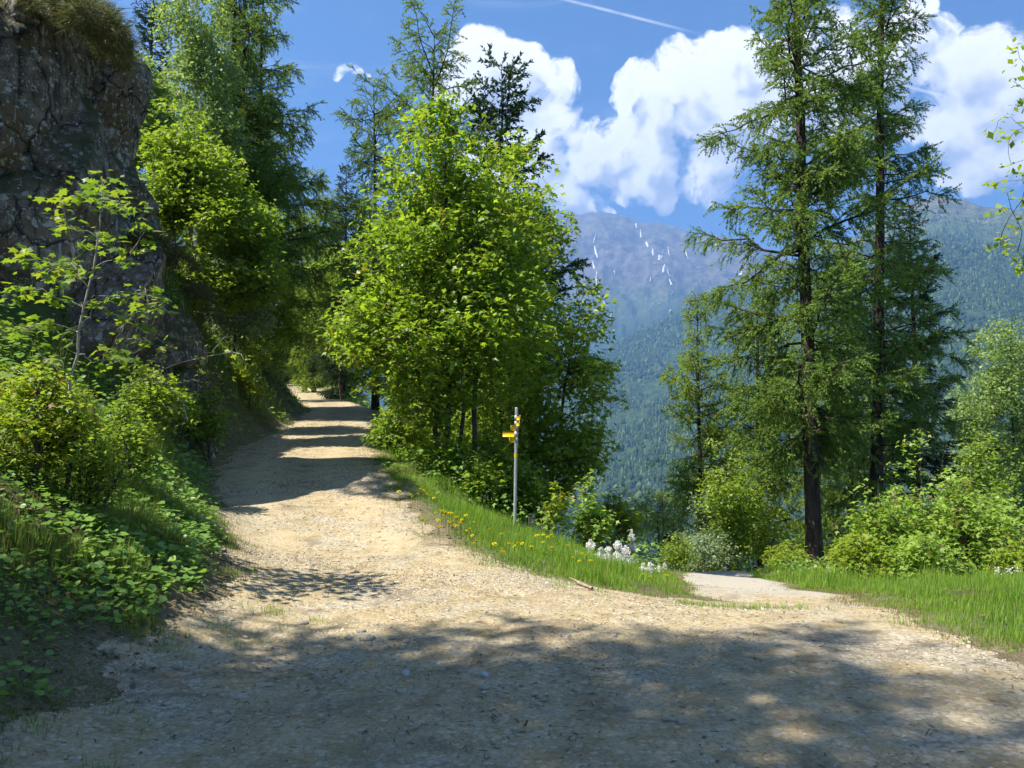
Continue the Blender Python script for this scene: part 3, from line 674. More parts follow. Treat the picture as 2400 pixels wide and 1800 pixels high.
block('boulder', rk, (-10.2, 13.0, 7.2), (2.75, 2.6, 2.2), [((.8, -.6, .1), 1.02), ((.5, -.2, .9), 1.0), ((.3, -.5, -.9), 1.05)], 1, 0.18)
block('boulder', rk, (-9.7, 12.4, 3.2), (2.55, 2.5, 2.2), [((.7, -.7, .3), 1.0), ((.2, -.6, .8), 1.1)], 2, 0.16)
block('boulder', rk, (-8.4, 13.6, 5.7), (1.1, 2.0, 1.6), [((.9, -.3, -.6), .95), ((.8, -.6, .5), 1.05), ((.6, .2, .9), .95)], 3, 0.12)
block('boulder', rk, (-8.8, 15.2, 2.6), (1.7, 2.5, 1.8), [((.9, -.2, .6), .9), ((.6, -.8, .1), 1.0)], 4, 0.16)
block('boulder', rk, (-7.15, 16.6, 1.7), (0.5, 0.8, 1.0), [((.6, -.6, .7), 1.0)], 5, 0.12)
block('boulder', rk, (-13.4, 12.9, 5.2), (2.6, 3.2, 4.8), [((.3, -.9, .2), 1.05)], 6, 0.25)

# ------------------------------------------------------------------ foliage templates
LOBED = (np.array([(0, 0, 0), (.34, -.46, -.05), (.52, -.16, .03), (1, 0, -.12), (.52, .16, .03), (.34, .46, -.05)]), [np.array([(0, 1, 2), (0, 2, 3), (0, 3, 4), (0, 4, 5)])])
OVATE = (np.array([(0, 0, 0), (.45, -.30, -.04), (1, 0, -.1), (.45, .30, -.04)]), [np.array([(0, 1, 2), (0, 2, 3)])])
def _lobed5():
    V = [(.36, 0, .03)]; o = [(0, 0), (.02, -.40), (.26, -.26), (.55, -.52), (.58, -.17), (1, 0), (.58, .17), (.55, .52), (.26, .26), (.02, .40)]
    for x, y in o: V.append((x, y, -.10 * (abs(y) + (x - .36) ** 2)))
    n = len(o); return np.array(V), [np.array([(0, 1 + i, 1 + (i + 1) % n) for i in range(n)])]
LOBED5 = _lobed5()
ROUND = (np.array([(0.05, 0, 0), (.10, -.42, .05), (.55, -.52, .06), (1, 0, .02), (.55, .52, .06), (.10, .42, .05)]), [np.array([(0, 1, 2), (0, 2, 3), (0, 3, 4), (0, 4, 5)])])
def _tuft(n, spread, ln, wd, seed):
    rg = np.random.default_rng(seed); V = []; Fc = []
    for i in range(n):
        t = (i + 0.5) / n; a = i * 2.4 + rg.uniform(-.4, .4); l = ln * rg.uniform(.75, 1.2) * (1.0 if t < .85 else .8)
        d = np.array([math.cos(spread), math.sin(spread) * math.cos(a), math.sin(spread) * math.sin(a)])
        s = np.cross(d, [math.cos(a * 1.7), math.sin(a * 2.3), .5]); s /= np.linalg.norm(s)
        b = np.array([t, 0, 0]); V += [b - s * wd * .5, b + s * wd * .5, b + d * l]; Fc.append((3 * i, 3 * i + 1, 3 * i + 2))
    return np.array(V), [np.array(Fc)]
LARCH_TUFT = _tuft(10, R(42), .26, .16, 1)
SPRUCE_TUFT = _tuft(9, R(42), .34, .22, 2)

# ------------------------------------------------------------------ conifers
def conifer(kind, seed, Ht, r0, c0, nb, Lmax, foliage, lean=(0, 0), openness=1.0, tri_scale=1.0, shape=0.75, dead=6):
    """returns (trunk mesh, crown mesh); origin at the foot"""
    rg = np.random.default_rng(seed)
    m = 14; t = np.linspace(0, 1, m)
    wob = np.cumsum(rg.normal(0, 0.025, (m, 2)), axis=0) * Ht / 20
    tp = np.c_[t * lean[0] + wob[:, 0], t * lean[1] + wob[:, 1], -0.8 + t * (Ht + 0.8)]
    tr = r0 * ((1 - t) ** 0.85 * 0.97 + 0.03) * (1 + 0.55 * np.exp(-t * Ht / 0.5) )
    wood = MB(); v, f = tubes(tp[None], tr[None], 10); wood.put(v, f)
    # branches
    hs = c0 + (1 - c0) * np.sort(rg.random(nb) ** (0.92)); hs = np.clip(hs, c0, 0.992)
    az = np.arange(nb) * 2.399 + rg.normal(0, 0.5, nb)
    rel = (hs - c0) / (1 - c0)
    prof = (1 - rel) ** shape * (0.55 + 0.45 * sstep(-0.02, 0.18, rel))
    L = Lmax * prof * np.clip(rg.normal(0.85, 0.24 * openness, nb), 0.3, 1.35) + 0.25
    short = rg.random(nb) < .33; L = np.where(short, L * rg.uniform(.25, .5, nb) + .15, L)
    if kind == 'larch': e0 = R(28) * rel ** 1.6 + np.radians(rg.normal(2, 15, nb)); sag = 0.30 - 0.25 * rel; up = 0.20
    else: e0 = R(35) * rel ** 1.3 - R(14) * (1 - rel) + np.radians(rg.normal(0, 5, nb)); sag = 0.25 * (1 - rel); up = 0.22
    mb_ = 7; s = np.linspace(0, 1, mb_)
    bx = np.interp(hs, t, tp[:, 0]); by = np.interp(hs, t, tp[:, 1]); bz = np.interp(hs, t, tp[:, 2])
    dh = np.c_[np.cos(az), np.sin(az)]
    curl = rg.normal(0, 0.16, nb)
    side = np.c_[-dh[:, 1], dh[:, 0]]
    BP = np.zeros((nb, mb_, 3))
    BP[:, :, :2] = np.c_[bx, by][:, None] + dh[:, None] * (L[:, None] * s)[:, :, None] + side[:, None] * (curl[:, None] * L[:, None] * s ** 2)[:, :, None]
    BP[:, :, 2] = bz[:, None] + L[:, None] * (np.tan(e0)[:, None] * s - np.asarray(sag)[:, None] * s ** 2 + up * s ** 3)
    BP[:, 1:] += rg.normal(0, 0.03, (nb, mb_ - 1, 3)) * L[:, None, None] * 0.8
    rb = (0.010 + 0.012 * L) * (1.0 if kind == 'larch' else 0.85)
    RB = rb[:, None] * (1 - 0.85 * s); v, f = tubes(BP, RB, 4); wood.put(v, f)
    # twigs
    TB = []; TD = []; TL = []
    for i in range(nb):
        k = max(3, int(L[i] * (9.5 + 4.5 * max(0, 1 - rel[i] * 1.6) if kind == 'larch' else 13)))
        ss = np.sort(rg.uniform(0.10 if kind != 'larch' else 0.14, 1.0, k)) ** 0.9
        seg = ss * (mb_ - 1); j = np.minimum(seg.astype(int), mb_ - 2); fr = seg - j
        P0 = BP[i][j] * (1 - fr)[:, None] + BP[i][j + 1] * fr[:, None]
        tg = BP[i][j + 1] - BP[i][j]; tg /= np.linalg.norm(tg, axis=1, keepdims=True)
        sg = np.where(np.arange(k) % 2 == 0, 1, -1)[:, None]
        sd_ = np.c_[-tg[:, 1], tg[:, 0], np.zeros(k)]; sd_ /= np.linalg.norm(sd_, axis=1, keepdims=True) + 1e-9
        D = tg * rg.uniform(.3, .8, (k, 1)) + sd_ * sg * rg.uniform(.35, 1.0, (k, 1))
        if kind == 'larch': D[:, 2] += rg.uniform(-0.85, 0.65, k)
        else: D[:, 2] += rg.uniform(-0.40, 0.05, k)
        D /= np.linalg.norm(D, axis=1, keepdims=True)
        ln = (0.20 + 0.30 * L[i] * (1.05 - ss) ** 0.8 * rg.uniform(.5, 1.25, k)) * np.clip(L[i] / 1.2, 0.5, 1)
        ln = np.minimum(ln, 1.15 if kind == 'larch' else 0.95)
        TB.append(P0); TD.append(D); TL.append(ln)
        TB.append(BP[i][-2:-1]); dd = BP[i][-1:] - BP[i][-2:-1]; TD.append(dd / np.linalg.norm(dd)); TL.append(np.array([np.linalg.norm(dd) + 0.12]))
    TB = np.concatenate(TB); TD = np.concatenate(TD); TL = np.concatenate(TL); nt = len(TB)
    ts = np.linspace(0, 1, 3)
    droop = (0.55 if kind == 'larch' else 0.22) * rg.uniform(.3, 1.3, nt)
    TP = TB[:, None] + TD[:, None] * (TL[:, None] * ts)[:, :, None]
    TP[:, :, 2] -= (droop * TL)[:, None] * ts ** 2
    v, f = tubes(TP, np.broadcast_to(0.0085 * (1 - 0.6 * ts), (nt, 3)), 3); wood.put(v, f)
    # bare dead sprays on the lower trunk
    if dead:
        hd = rg.uniform(0.10, c0 + 0.15, dead); ad = rg.uniform(0, 6.28, dead); Ld = rg.uniform(.5, 1.6, dead)
        D = np.c_[np.cos(ad), np.sin(ad), rg.uniform(-.5, .05, dead)]
        P0 = np.c_[np.interp(hd, t, tp[:, 0]), np.interp(hd, t, tp[:, 1]), np.interp(hd, t, tp[:, 2])]
        DP = P0[:, None] + D[:, None] * (Ld[:, None] * s)[:, :, None] + np.cumsum(rg.normal(0, .04, (dead, mb_, 3)), axis=1)
        v, f = tubes(DP, np.broadcast_to(0.016 * (1 - .8 * s), (dead, mb_)), 4); wood.put(v, f)
    # needles
    step = (0.105 if kind == 'larch' else 0.085) / tri_scale
    cnt = np.maximum(1, np.round(TL / step)).astype(int)
    tid = np.repeat(np.arange(nt), cnt); within = np.concatenate([np.arange(c) for c in cnt]); fr = (within + rg.random(len(tid))) / cnt[tid]
    fr = fr * 0.98
    seg = fr * 2; j = np.minimum(seg.astype(int), 1); u = (seg - j)[:, None]
    P0 = TP[tid, j] * (1 - u) + TP[tid, j + 1] * u
    X = TP[tid, j + 1] - TP[tid, j]; X /= np.linalg.norm(X, axis=1, keepdims=True)
    X = X + rg.normal(0, .30, X.shape)
    Nn = rg.normal(0, 1, X.shape)
    sz = (rg.uniform(.19, .33, len(tid)) if kind == 'larch' else rg.uniform(.15, .27, len(tid))) * foliage
    tv, tf = LARCH_TUFT if kind == 'larch' else SPRUCE_TUFT
    v, f = scatter(tv, tf, frames(X, Nn), np.c_[sz, sz, sz], P0)
    cr = mesh_from('crown', v, f)
    return wood.mesh('trunk', True), cr
def conifer_thing(name, label, cat, kind, mats, meshes, loc, rz=0, sc=1.0, group=None):
    o = empty(name, loc, rz, sc); prop(o, label, cat, group)
    add('trunk', meshes[0], mats[0], o); add('crown', meshes[1], mats[1], o)
    return o

LA = conifer('larch', 101, 24, .225, .125, 270, 2.75, 1.0, (-.25, 0), 1.35, shape=.6)
LB = conifer('larch', 202, 25, .225, .14, 260, 2.6, 1.0, (1.0, .2), 1.35, shape=.6)
LC = conifer('larch', 303, 17, .20, .12, 130, 3.3, 1.05, (.2, 0), 1.35)
LD = conifer('larch', 404, 14, .15, .10, 170, 2.35, 1.15, (0, 0), 1.2)
LO = conifer('larch', 717, 17, .20, .15, 150, 2.7, 1.1, (.3, 0), 1.6, shape=.32)
SA = conifer('spruce', 505, 17, .22, .06, 150, 2.9, 1.0, (0, 0), .7)
SB = conifer('spruce', 606, 12, .15, .04, 130, 2.2, 1.3, (0, 0), .7)
for a, mt in ((LA, 'larch_deep'), (LB, 'larch_deep'), (LC, 'larch'), (LD, 'larch'), (LO, 'larch_deep')):
    a[0].materials.append(M['bark']); a[1].materials.append(M[mt])
for a in (SA, SB): a[0].materials.append(M['bark']); a[1].materials.append(M['spruce'])

def tree_at(meshes, name, label, cat, px, d, top_py=None, sc=None, rz=0.0, H=None, group=None, base_z=None):
    """stand a tree at picture column px, distance d; scale it so that its top reaches top_py"""
    p = at(px, 1000, d); z = g(p.x, p.y) if base_z is None else base_z
    if top_py is not None: sc = (at(px, top_py, d).z - z) / H
    return conifer_thing(name, label, cat, None, (None, None), meshes, (p.x, p.y, z), rz, sc, group)
RG = 'tall larches and spruces by the descending footpath'
tree_at(LA, 'larch_tree', 'tall larch with bare dark lower trunk beside the descending footpath', 'tree', 1900, 27, None, 1.28, 0.6, group=RG)
tree_at(LB, 'larch_tree', 'tall larch leaning right, behind the one beside the footpath', 'tree', 2040, 30.5, None, 1.3, 0.0, group=RG)
tree_at(LC, 'larch_tree', 'larch filling the gap between the two tall right trunks', 'tree', 1990, 38, 640, None, 5.2, 17, group=RG)
tree_at(SA, 'spruce_tree', 'dark spruce with low sweeping branches behind the two tall right larches', 'tree', 2135, 34, 480, None, 1.0, 17, group=RG)
tree_at(LD, 'larch_tree', 'thin small larch standing apart against the blue valley', 'tree', 1640, 34, 690, None, 2.0, 14, group=RG)
tree_at(LC, 'larch_tree', 'mid-height larch filling the gap behind the footpath larch trunk', 'tree', 1775, 35, 600, None, 4.0, 17, group=RG)
CG = 'conifers rising behind the maple'
tree_at(LO, 'larch_tree', 'ragged-topped larch rising highest above the maple crown', 'tree', 992, 29, 62, None, 0.5, 17, group=CG)
tree_at(LO, 'larch_tree', 'second larch with crooked left branches, left of the highest one', 'tree', 880, 32, 185, None, 2.4, 17, group=CG)
tree_at(SB, 'spruce_tree', 'dark pointed spruce top showing against the white cloud', 'tree', 1178, 29, 152, None, 0.4, 12, group=CG)
tree_at(SA, 'spruce_tree', 'dark conifer between the road bend and the maple', 'tree', 800, 42, 395, None, 2.0, 17, group=CG)
tree_at(LD, 'larch_tree', 'pale thin larch at the notch of sky over the road', 'tree', 735, 50, 400, None, 2.9, 14, group=CG)
LG = 'trees on the slope above the rock'
tree_at(LA, 'larch_tree', 'great larch with long drooping branches reaching out over the road', 'tree', 520, 27, -250, None, 3.9, 24, group=LG)
tree_at(LC, 'larch_tree', 'larch with drooping boughs right of the great larch above the road', 'tree', 600, 31, -60, None, 1.3, 17, group=LG)
tree_at(LO, 'larch_tree', 'broad larch with long boughs at the sky edge left of the road', 'tree', 560, 28, -150, None, 2.2, 17, group=LG)
tree_at(SA, 'spruce_tree', 'dark spruce standing just behind the top of the rock', 'tree', 340, 30, -60, None, 5.0, 17, group=LG)
tree_at(LC, 'larch_tree', 'larch at the left edge of the road bend', 'tree', 600, 38, 330, None, 0.9, 17, group=LG)
tree_at(SB, 'spruce_tree', 'small dark spruce right of the larch at the road bend', 'tree', 640, 62, 600, None, 2.2, 12, group=LG)
FG = 'trunks of the wood beyond the road bend'
rg_ = random.Random(5)
for i, (px, d, tp) in enumerate([(668, 82, 500), (700, 90, 520), (728, 80, 540), (755, 95, 470), (790, 78, 520), (640, 70, 480), (815, 66, 560), (690, 105, 450), (770, 110, 440), (595, 62, 400)]):
    tree_at((LC, SA, LD)[i % 3], 'forest_conifer', 'straight dark conifer in the wood where the road disappears', 'tree', px, d, tp, None, rg_.uniform(0, 6), (17, 17, 14)[i % 3], group=FG)
# trees on the left slope out of the picture, whose shade falls on the junction
SG = 'trees left of the camera that shade the junction'
for i, (x, y, sc, ms) in enumerate([(-7.8, 1.5, .85, LC), (-10.8, 0.9, .95, LC), (-5.0, -1.4, .8, LC), (-8.5, -1.3, 1.0, LA), (-6.6, 2.0, .74, LO), (-13.5, -1.0, .9, LC), (-3.6, -1.6, .75, SB)]):
    conifer_thing('larch_tree' if ms is not SA else 'spruce_tree', 'conifer on the left slope whose shade falls across the road', 'tree', None, (None, None), ms, (x, y, g(x, y)), 1.7 * i, sc, SG)

# ------------------------------------------------------------------ broadleaf trees and shrubs
def env_tips(rg, ells, n, clump=0.0, seed=0):
    """tips spread through a set of ellipsoids ((centre),(radii)), more near the surface"""
    vol = np.array([e[1][0] * e[1][1] * e[1][2] for e in ells]); vol = vol ** 0.75 / (vol ** 0.75).sum()
    P = []
    for (c, r), fr in zip(ells, vol):
        k = int(n * fr * 1.8) + 1
        D = rg.normal(0, 1, (k, 3)); D /= np.linalg.norm(D, axis=1, keepdims=True)
        rad = rg.random(k) ** 0.42
        P.append(np.array(c) + D * rad[:, None] * np.array(r))
    P = np.concatenate(P)
    if clump: 
        nz = fbm(P * clump, 3, seed + 40); P = P[np.argsort(-nz + rg.normal(0, .03, len(nz)))[:int(len(P) * 0.66)]]
    rg.shuffle(P)
    return P[:n]
def grow(rg, stems, tips, r_tip=0.004, up=0.7, power=2.25, k=4):
    """connect tips to stems greedily; returns wood builder parts and tip directions"""
    N = [np.asarray(s, float) for s in stems]
    nodes = []; par = []
    for s in N:
        for i, p in enumerate(s): par.append(len(nodes) - 1 if i else -1); nodes.append(p)
    nst = len(nodes); cap = nst + len(tips) * 3
    A = np.zeros((cap, 3)); A[:nst] = np.array(nodes); par = par + [0] * (cap - nst); n = nst
    stem_xy = np.array(nodes)
    dd = np.sqrt(((tips[:, None, :] - stem_xy[None]) ** 2).sum(-1)).min(1)
    order = np.argsort(dd); tipid = np.zeros(len(tips), int); E = []
    for ti in order:
        p = tips[ti]; dv = A[:n] - p
        cost = np.sqrt((dv ** 2).sum(1)) + up * np.maximum(0, dv[:, 2] + 0.05)
        j = int(np.argmin(cost)); a = A[j]; L = np.linalg.norm(p - a)
        m1 = a + (p - a) * .36 + rg.normal(0, .07, 3) * L; m2 = a + (p - a) * .7 + rg.normal(0, .05, 3) * L; m1[2] += .06 * L; m2[2] += .05 * L
        A[n], A[n + 1], A[n + 2] = m1, m2, p
        par[n], par[n + 1], par[n + 2] = j, n, n + 1
        E.append((j, n, n + 1, n + 2)); tipid[ti] = n + 2; n += 3
    rad = np.full(n, 0.0); acc = np.zeros(n)
    for i in range(n - 1, -1, -1):
        v = max(acc[i], r_tip ** power); rad[i] = v ** (1 / power)
        if par[i] >= 0: acc[par[i]] += v if i >= nst else v
    E = np.array(E)
    P4 = A[E]; R4 = rad[E]; R4[:, 0] = np.minimum(R4[:, 0], R4[:, 1] * 1.15)
    tipdir = A[tipid] - A[np.array(par)[tipid]]
    tipdir /= np.linalg.norm(tipdir, axis=1, keepdims=True) + 1e-9
    sr = []; i0 = 0
    for s in N: sr.append(rad[i0:i0 + len(s)]); i0 += len(s)
    return P4, R4, tipdir, sr
def leaves(rg, tips, tdir, per, clus, size, tmpl, droop=0.35, flat=0.6):
    n = len(tips) * per
    T = np.repeat(tips, per, 0) + rg.normal(0, 1, (n, 3)) * np.array([clus, clus, clus * .55])
    D = np.repeat(tdir, per, 0)
    a = rg.uniform(0, 6.28, n); X = np.c_[np.cos(a), np.sin(a), np.zeros(n)] + D * .5
    X[:, 2] += rg.normal(-droop, .35, n)
    Nn = np.c_[rg.normal(0, 1 - flat, (n, 2)), np.full(n, 1.0)] 
    Nn = Nn + rg.normal(0, .25, Nn.shape)
    sz = size * rg.uniform(.4, 1.3, n)
    return scatter(tmpl[0], tmpl[1], frames(X, Nn), sz, T)
def broadleaf(name, label, cat, base, stems, ells, ntips, per, clus, lsize, tmpl, mats, seed, group=None, r_tip=.004, clump=0.8, droop=.35, flat=.6, up=.7, power=2.25, tips=None):
    """base world point; stems and ellipsoids in local coordinates"""
    rg = np.random.default_rng(seed)
    o = empty(name, base); prop(o, label, cat, group)
    tp = env_tips(rg, ells, ntips, clump, seed) if tips is None else tips
    P4, R4, td, sr = grow(rg, stems, tp, r_tip, up, power)
    wood = MB(); v, f = tubes(P4, R4, 3); wood.put(v, f)
    for s, r in zip(stems, sr):
        v, f = tubes(np.asarray(s, float)[None], r[None], 8); wood.put(v, f)
    add('trunk', wood.mesh('trunk', True), mats[0], o)
    v, f = leaves(rg, tp, td, per, clus, lsize, tmpl, droop, flat)
    add('crown', mesh_from('crown', v, f), mats[1], o)
    return o
def stem(pts, n=10, wob=.03, seed=0):
    rg = np.random.default_rng(seed); pts = np.array(pts, float)
    t = np.linspace(0, len(pts) - 1, n); P = np.stack([np.interp(t, np.arange(len(pts)), pts[:, i]) for i in range(3)], 1)
    P[1:-1] += rg.normal(0, wob, (n - 2, 3)); return P

# the maple behind the signpost
mp = at(1050, 1125, 17.3)
zb = g(mp.x, mp.y)
def loc_(px, py, d, b): p = at(px, py, d); return (p.x - b[0], p.y - b[1], p.z - b[2])
b0 = (mp.x, mp.y, zb)
stems = [stem([(0, 0, -.4), (.02, 0, 2), (-.02, .1, 4.4), (-.1, .1, 7.4)], 12, .03, 1), stem([(.28, .3, -.5), (.34, .3, 2), (.9, .4, 4.5), (1.0, .5, 6.6)], 12, .03, 2),
         stem([(-.1, .15, -.4), (-.3, .2, 1.6), (-1.1, .2, 3.4), (-1.6, .2, 5.4)], 12, .03, 3), stem([(.55, .1, -.5), (.6, .1, 2.2), (.55, -.2, 4.6), (.5, -.2, 6.4)], 12, .03, 4)]
E = [(loc_(1045, 400, 17.3, b0), (1.35, 1.2, 1.5)), (loc_(1010, 640, 17.2, b0), (1.95, 1.7, 1.7)), (loc_(960, 800, 17.0, b0), (1.9, 1.8, 1.3)), (loc_(1140, 620, 17.6, b0), (1.5, 1.5, 2.2)), (loc_(860, 740, 17.2, b0), (.9, 1.2, 1.0)),
     (loc_(1130, 800, 17.0, b0), (1.6, 1.5, 1.5)), (loc_(1050, 285, 17.3, b0), (.75, .7, .6)), (loc_(990, 500, 17.2, b0), (1.3, 1.2, 1.2)), (loc_(1000, 930, 16.8, b0), (1.0, 1.0, .6)), (loc_(1190, 430, 17.6, b0), (.85, .9, 1.2))]
broadleaf('maple_tree', 'bright green maple with several dark stems on the grassy verge', 'tree', b0, stems, E, 3300, 9, .15, .152, LOBED, (M['bark_grey'], M['maple']), 7, 'trees on the verge', .0042, 1.15, flat=.45)
mp2 = at(1240, 1150, 20.5); b1 = (mp2.x, mp2.y, g(mp2.x, mp2.y))
stems = [stem([(0, 0, -.5), (.05, 0, 3), (.1, .1, 6), (0, .1, 9.2)], 12, .04, 5), stem([(.35, .1, -.5), (.6, .1, 3), (1.1, 0, 6)], 10, .04, 6), stem([(-.3, .2, -.5), (-.7, .1, 3), (-.9, 0, 7)], 10, .04, 8)]
E = [(loc_(1215, 560, 20.5, b1), (1.5, 1.5, 2.3)), (loc_(1290, 760, 20.3, b1), (1.55, 1.5, 1.6)), (loc_(1340, 930, 20.0, b1), (1.2, 1.4, 1.5)), (loc_(1200, 900, 20.3, b1), (1.7, 1.5, 1.9)), (loc_(1380, 860, 20.2, b1), (.7, .9, .45)), (loc_(1290, 1080, 19.8, b1), (1.3, 1.2, 1.2)), (loc_(1140, 1060, 19.6, b1), (1.3, 1.2, 1.0)), (loc_(1360, 1060, 19.8, b1), (.8, .9, .8))]
broadleaf('maple_tree', 'deeper green maple on the valley side behind the signpost', 'tree', b1, stems, E, 2300, 8, .16, .175, LOBED, (M['bark_grey'], M['maple_dark']), 8, 'trees on the verge', .0042, 1.1, flat=.45)

def shrub(name, label, px, py_base, d, top_py, halfw_px, mat, seed, tmpl=LOBED, lsize=.12, ntips=260, per=7, clus=.11, nst=4, bark='bark_grey', cat='shrub', group=None, clump=.9, depth=None, flat=.55, droop=.3, narrow=.75, lift=0.0):
    b = at(px, py_base, d); zb = g(b.x, b.y); base = (b.x, b.y, zb + lift)
    top = at(px, top_py, d).z - base[2]; hw = halfw_px / F * d; dp = depth or hw
    rg = np.random.default_rng(seed)
    st = [stem([(rg.normal(0, .08), rg.normal(0, .08), -.3), (rg.normal(0, hw * .3), rg.normal(0, dp * .3), top * .5), (rg.normal(0, hw * .45), rg.normal(0, dp * .4), top * .9)], 7, .02, seed + i) for i in range(nst)]
    st[0] = stem([(0, 0, -.3), (.02, 0, top * .5), (0, 0, top * .97)], 8, .02, seed)
    E = [((0, 0, top * .32), (hw, dp, top * .32)), ((hw * .1, 0, top * .6), (hw * narrow, dp * narrow, top * .28)), ((-hw * .1, 0, top * .84), (hw * narrow * .5, dp * .5 * narrow, top * .17))]
    for _ in range(3): E.append(((rg.uniform(-.6, .6) * hw, rg.uniform(-.6, .6) * dp, top * rg.uniform(.25, .7)), (hw * .5, dp * .5, top * .2)))
    return broadleaf(name, label, cat, base, st, E, ntips, per, clus, lsize, tmpl, (M[bark], M[mat]), seed, group, .003, clump, droop, flat)
# saplings and bushes at the right
G1 = 'bright maple saplings at the right edge of the path'
shrub('maple_sapling', 'tallest bright maple sapling in front of the dark spruce', 2165, 1360, 17.5, 990, 95, 'sapling', 21, LOBED, .13, 330, 7, group=G1, cat='sapling', narrow=.5)
shrub('maple_sapling', 'bright maple sapling just right of the footpath larch trunk', 2065, 1360, 17, 1125, 95, 'sapling', 22, LOBED, .13, 330, 7, group=G1, cat='sapling')
shrub('maple_sapling', 'round bright maple sapling in front of the tallest one', 2260, 1365, 16.5, 1110, 110, 'sapling', 23, LOBED, .13, 420, 7, group=G1, cat='sapling')
shrub('maple_sapling', 'maple sapling second from the right picture edge', 2350, 1365, 17.5, 1150, 90, 'sapling', 24, LOBED, .13, 330, 7, group=G1, cat='sapling')
shrub('maple_sapling', 'low spreading maple sapling beside the larch foot', 2020, 1365, 16, 1250, 75, 'young', 25, LOBED, .11, 220, 7, group=G1, cat='sapling')
shrub('maple_sapling', 'yellow-green sapling cut by the right picture edge', 2400, 1368, 14.5, 1235, 75, 'young', 26, LOBED, .11, 240, 7, group=G1, cat='sapling')
shrub('maple_sapling', 'low yellowish sapling under the round bright one', 2170, 1370, 15.5, 1255, 95, 'sapling', 27, LOBED, .11, 260, 7, group=G1, cat='sapling')
G2 = 'bushes lining the footpath'
shrub('willow_bush', 'feathery olive bush at the left end of the footpath', 1555, 1330, 31, 1060, 100, 'birch', 31, OVATE, .12, 560, 11, .14, group=G2)
shrub('willow_bush', 'grey-green bush with whitish leaves above the footpath', 1650, 1340, 27, 1150, 75, 'pale', 32, OVATE, .10, 400, 10, .13, group=G2)
shrub('leafy_bush', 'bright green bush left of the footpath larch trunk', 1765, 1340, 29, 1075, 120, 'broad', 33, OVATE, .12, 620, 12, .14, group=G2)
shrub('leafy_bush', 'tall green bush between the small larch and the footpath larch', 1705, 1335, 28, 985, 95, 'broad', 38, OVATE, .13, 620, 12, .15, group=G2)
shrub('leafy_bush', 'tall leafy bush behind the saplings near the right edge', 2310, 1350, 24, 985, 95, 'broad', 39, OVATE, .12, 560, 11, .14, group=G2)
shrub('leafy_bush', 'green bush right behind the footpath larch trunk', 1960, 1345, 31, 1180, 110, 'broad', 34, OVATE, .12, 420, 11, .14, group=G2)
shrub('leafy_bush', 'low yellow-green plant clump at the foot of the footpath larch', 1850, 1345, 25.5, 1270, 55, 'young', 35, LOBED, .12, 160, 7, .1, group=G2)
shrub('leafy_bush', 'tangled bush at the path edge left of the grey-green one', 1590, 1345, 25, 1225, 50, 'broad', 36, OVATE, .09, 260, 9, .1, group=G2)
# birch and willow at the right
def tall(name, label, px, d, top_py, ells_px, mat, bark, seed, ntips, per, lsize, tmpl=OVATE, clus=.2, group=None, base_px=None, droop=.8, r_tip=.0035, flat=.4, zoff=0.0, nst=1):
    bp = at(base_px or px, 1000, d); base = (bp.x, bp.y, g(bp.x, bp.y) + zoff)
    tp = loc_(px, top_py, d, base)
    st = [stem([(0, 0, -.4), (tp[0] * .45, .1, tp[2] * .5), (tp[0], 0, tp[2] * .97)], 14, .04, seed)]
    for i in range(nst - 1):
        rr = np.random.default_rng(seed + 70 + i); st.append(stem([(.2 * (i + 1), .1, -.4), (tp[0] * .4 + rr.normal(0, .5), rr.normal(0, .4), tp[2] * .45), (tp[0] + rr.normal(0, .9), rr.normal(0, .6), tp[2] * .85)], 12, .04, seed + i + 1))
    E = [(loc_(ex, ey, d, base), (rx / F * d, (rx * .9) / F * d, ry / F * d)) for ex, ey, rx, ry in ells_px]
    return broadleaf(name, label, 'tree', base, st, E, ntips, per, clus, lsize, tmpl, (M[bark], M[mat]), seed, group, r_tip, 1.1, droop, flat)
tall('birch_tree', 'pale feathery birch at the right picture edge below the mountain', 2370, 38, 735, [(2370, 830, 90, 90), (2340, 960, 110, 110), (2420, 980, 110, 130), (2330, 1120, 120, 110), (2440, 1150, 100, 120), (2300, 1230, 80, 80)], 'birch', 'bark_grey', 41, 3000, 13, .165, group='birches')
tall('birch_tree', 'birch with a white trunk high above the rock', 452, 25, -60, [(450, 60, 85, 110), (470, 180, 95, 120), (420, 300, 90, 100), (500, 330, 80, 100)], 'birch', 'bark_birch', 42, 1700, 11, .13, group='birches', clus=.17)
tall('ash_tree', 'bright leafy tree with pale forked stem rising from the bank', 470, 19.5, 205, [(420, 330, 80, 100), (470, 440, 120, 110), (540, 540, 120, 100), (420, 500, 70, 60), (600, 640, 80, 80), (500, 650, 110, 80)], 'broad', 'bark_pale', 43, 2300, 10, .14, LOBED, .15, base_px=372, droop=.35, flat=.55, nst=3)
tall('ash_tree', 'light green tree crown peeping out behind the rock top', 330, 21, 110, [(310, 180, 60, 60), (340, 260, 80, 80), (300, 330, 60, 70)], 'birch', 'bark_pale', 44, 900, 9, .12, LOBED, .14, base_px=300, droop=.4)
tall('leafy_tree', 'small pale-leaved tree leaning out above the dark overhang', 560, 23, 585, [(545, 640, 55, 45), (590, 690, 60, 50), (530, 730, 60, 60), (600, 780, 60, 60)], 'pale', 'bark_grey', 45, 620, 9, .12, LOBED, .13, base_px=540, droop=.3, flat=.5)
tall('leafy_tree', 'shaded leafy tree over the bank where the road bends', 640, 30, 600, [(640, 690, 70, 70), (600, 780, 70, 60), (680, 770, 60, 70)], 'broad', 'bark_grey', 46, 700, 9, .13, LOBED, .15, base_px=600, droop=.3, flat=.5)
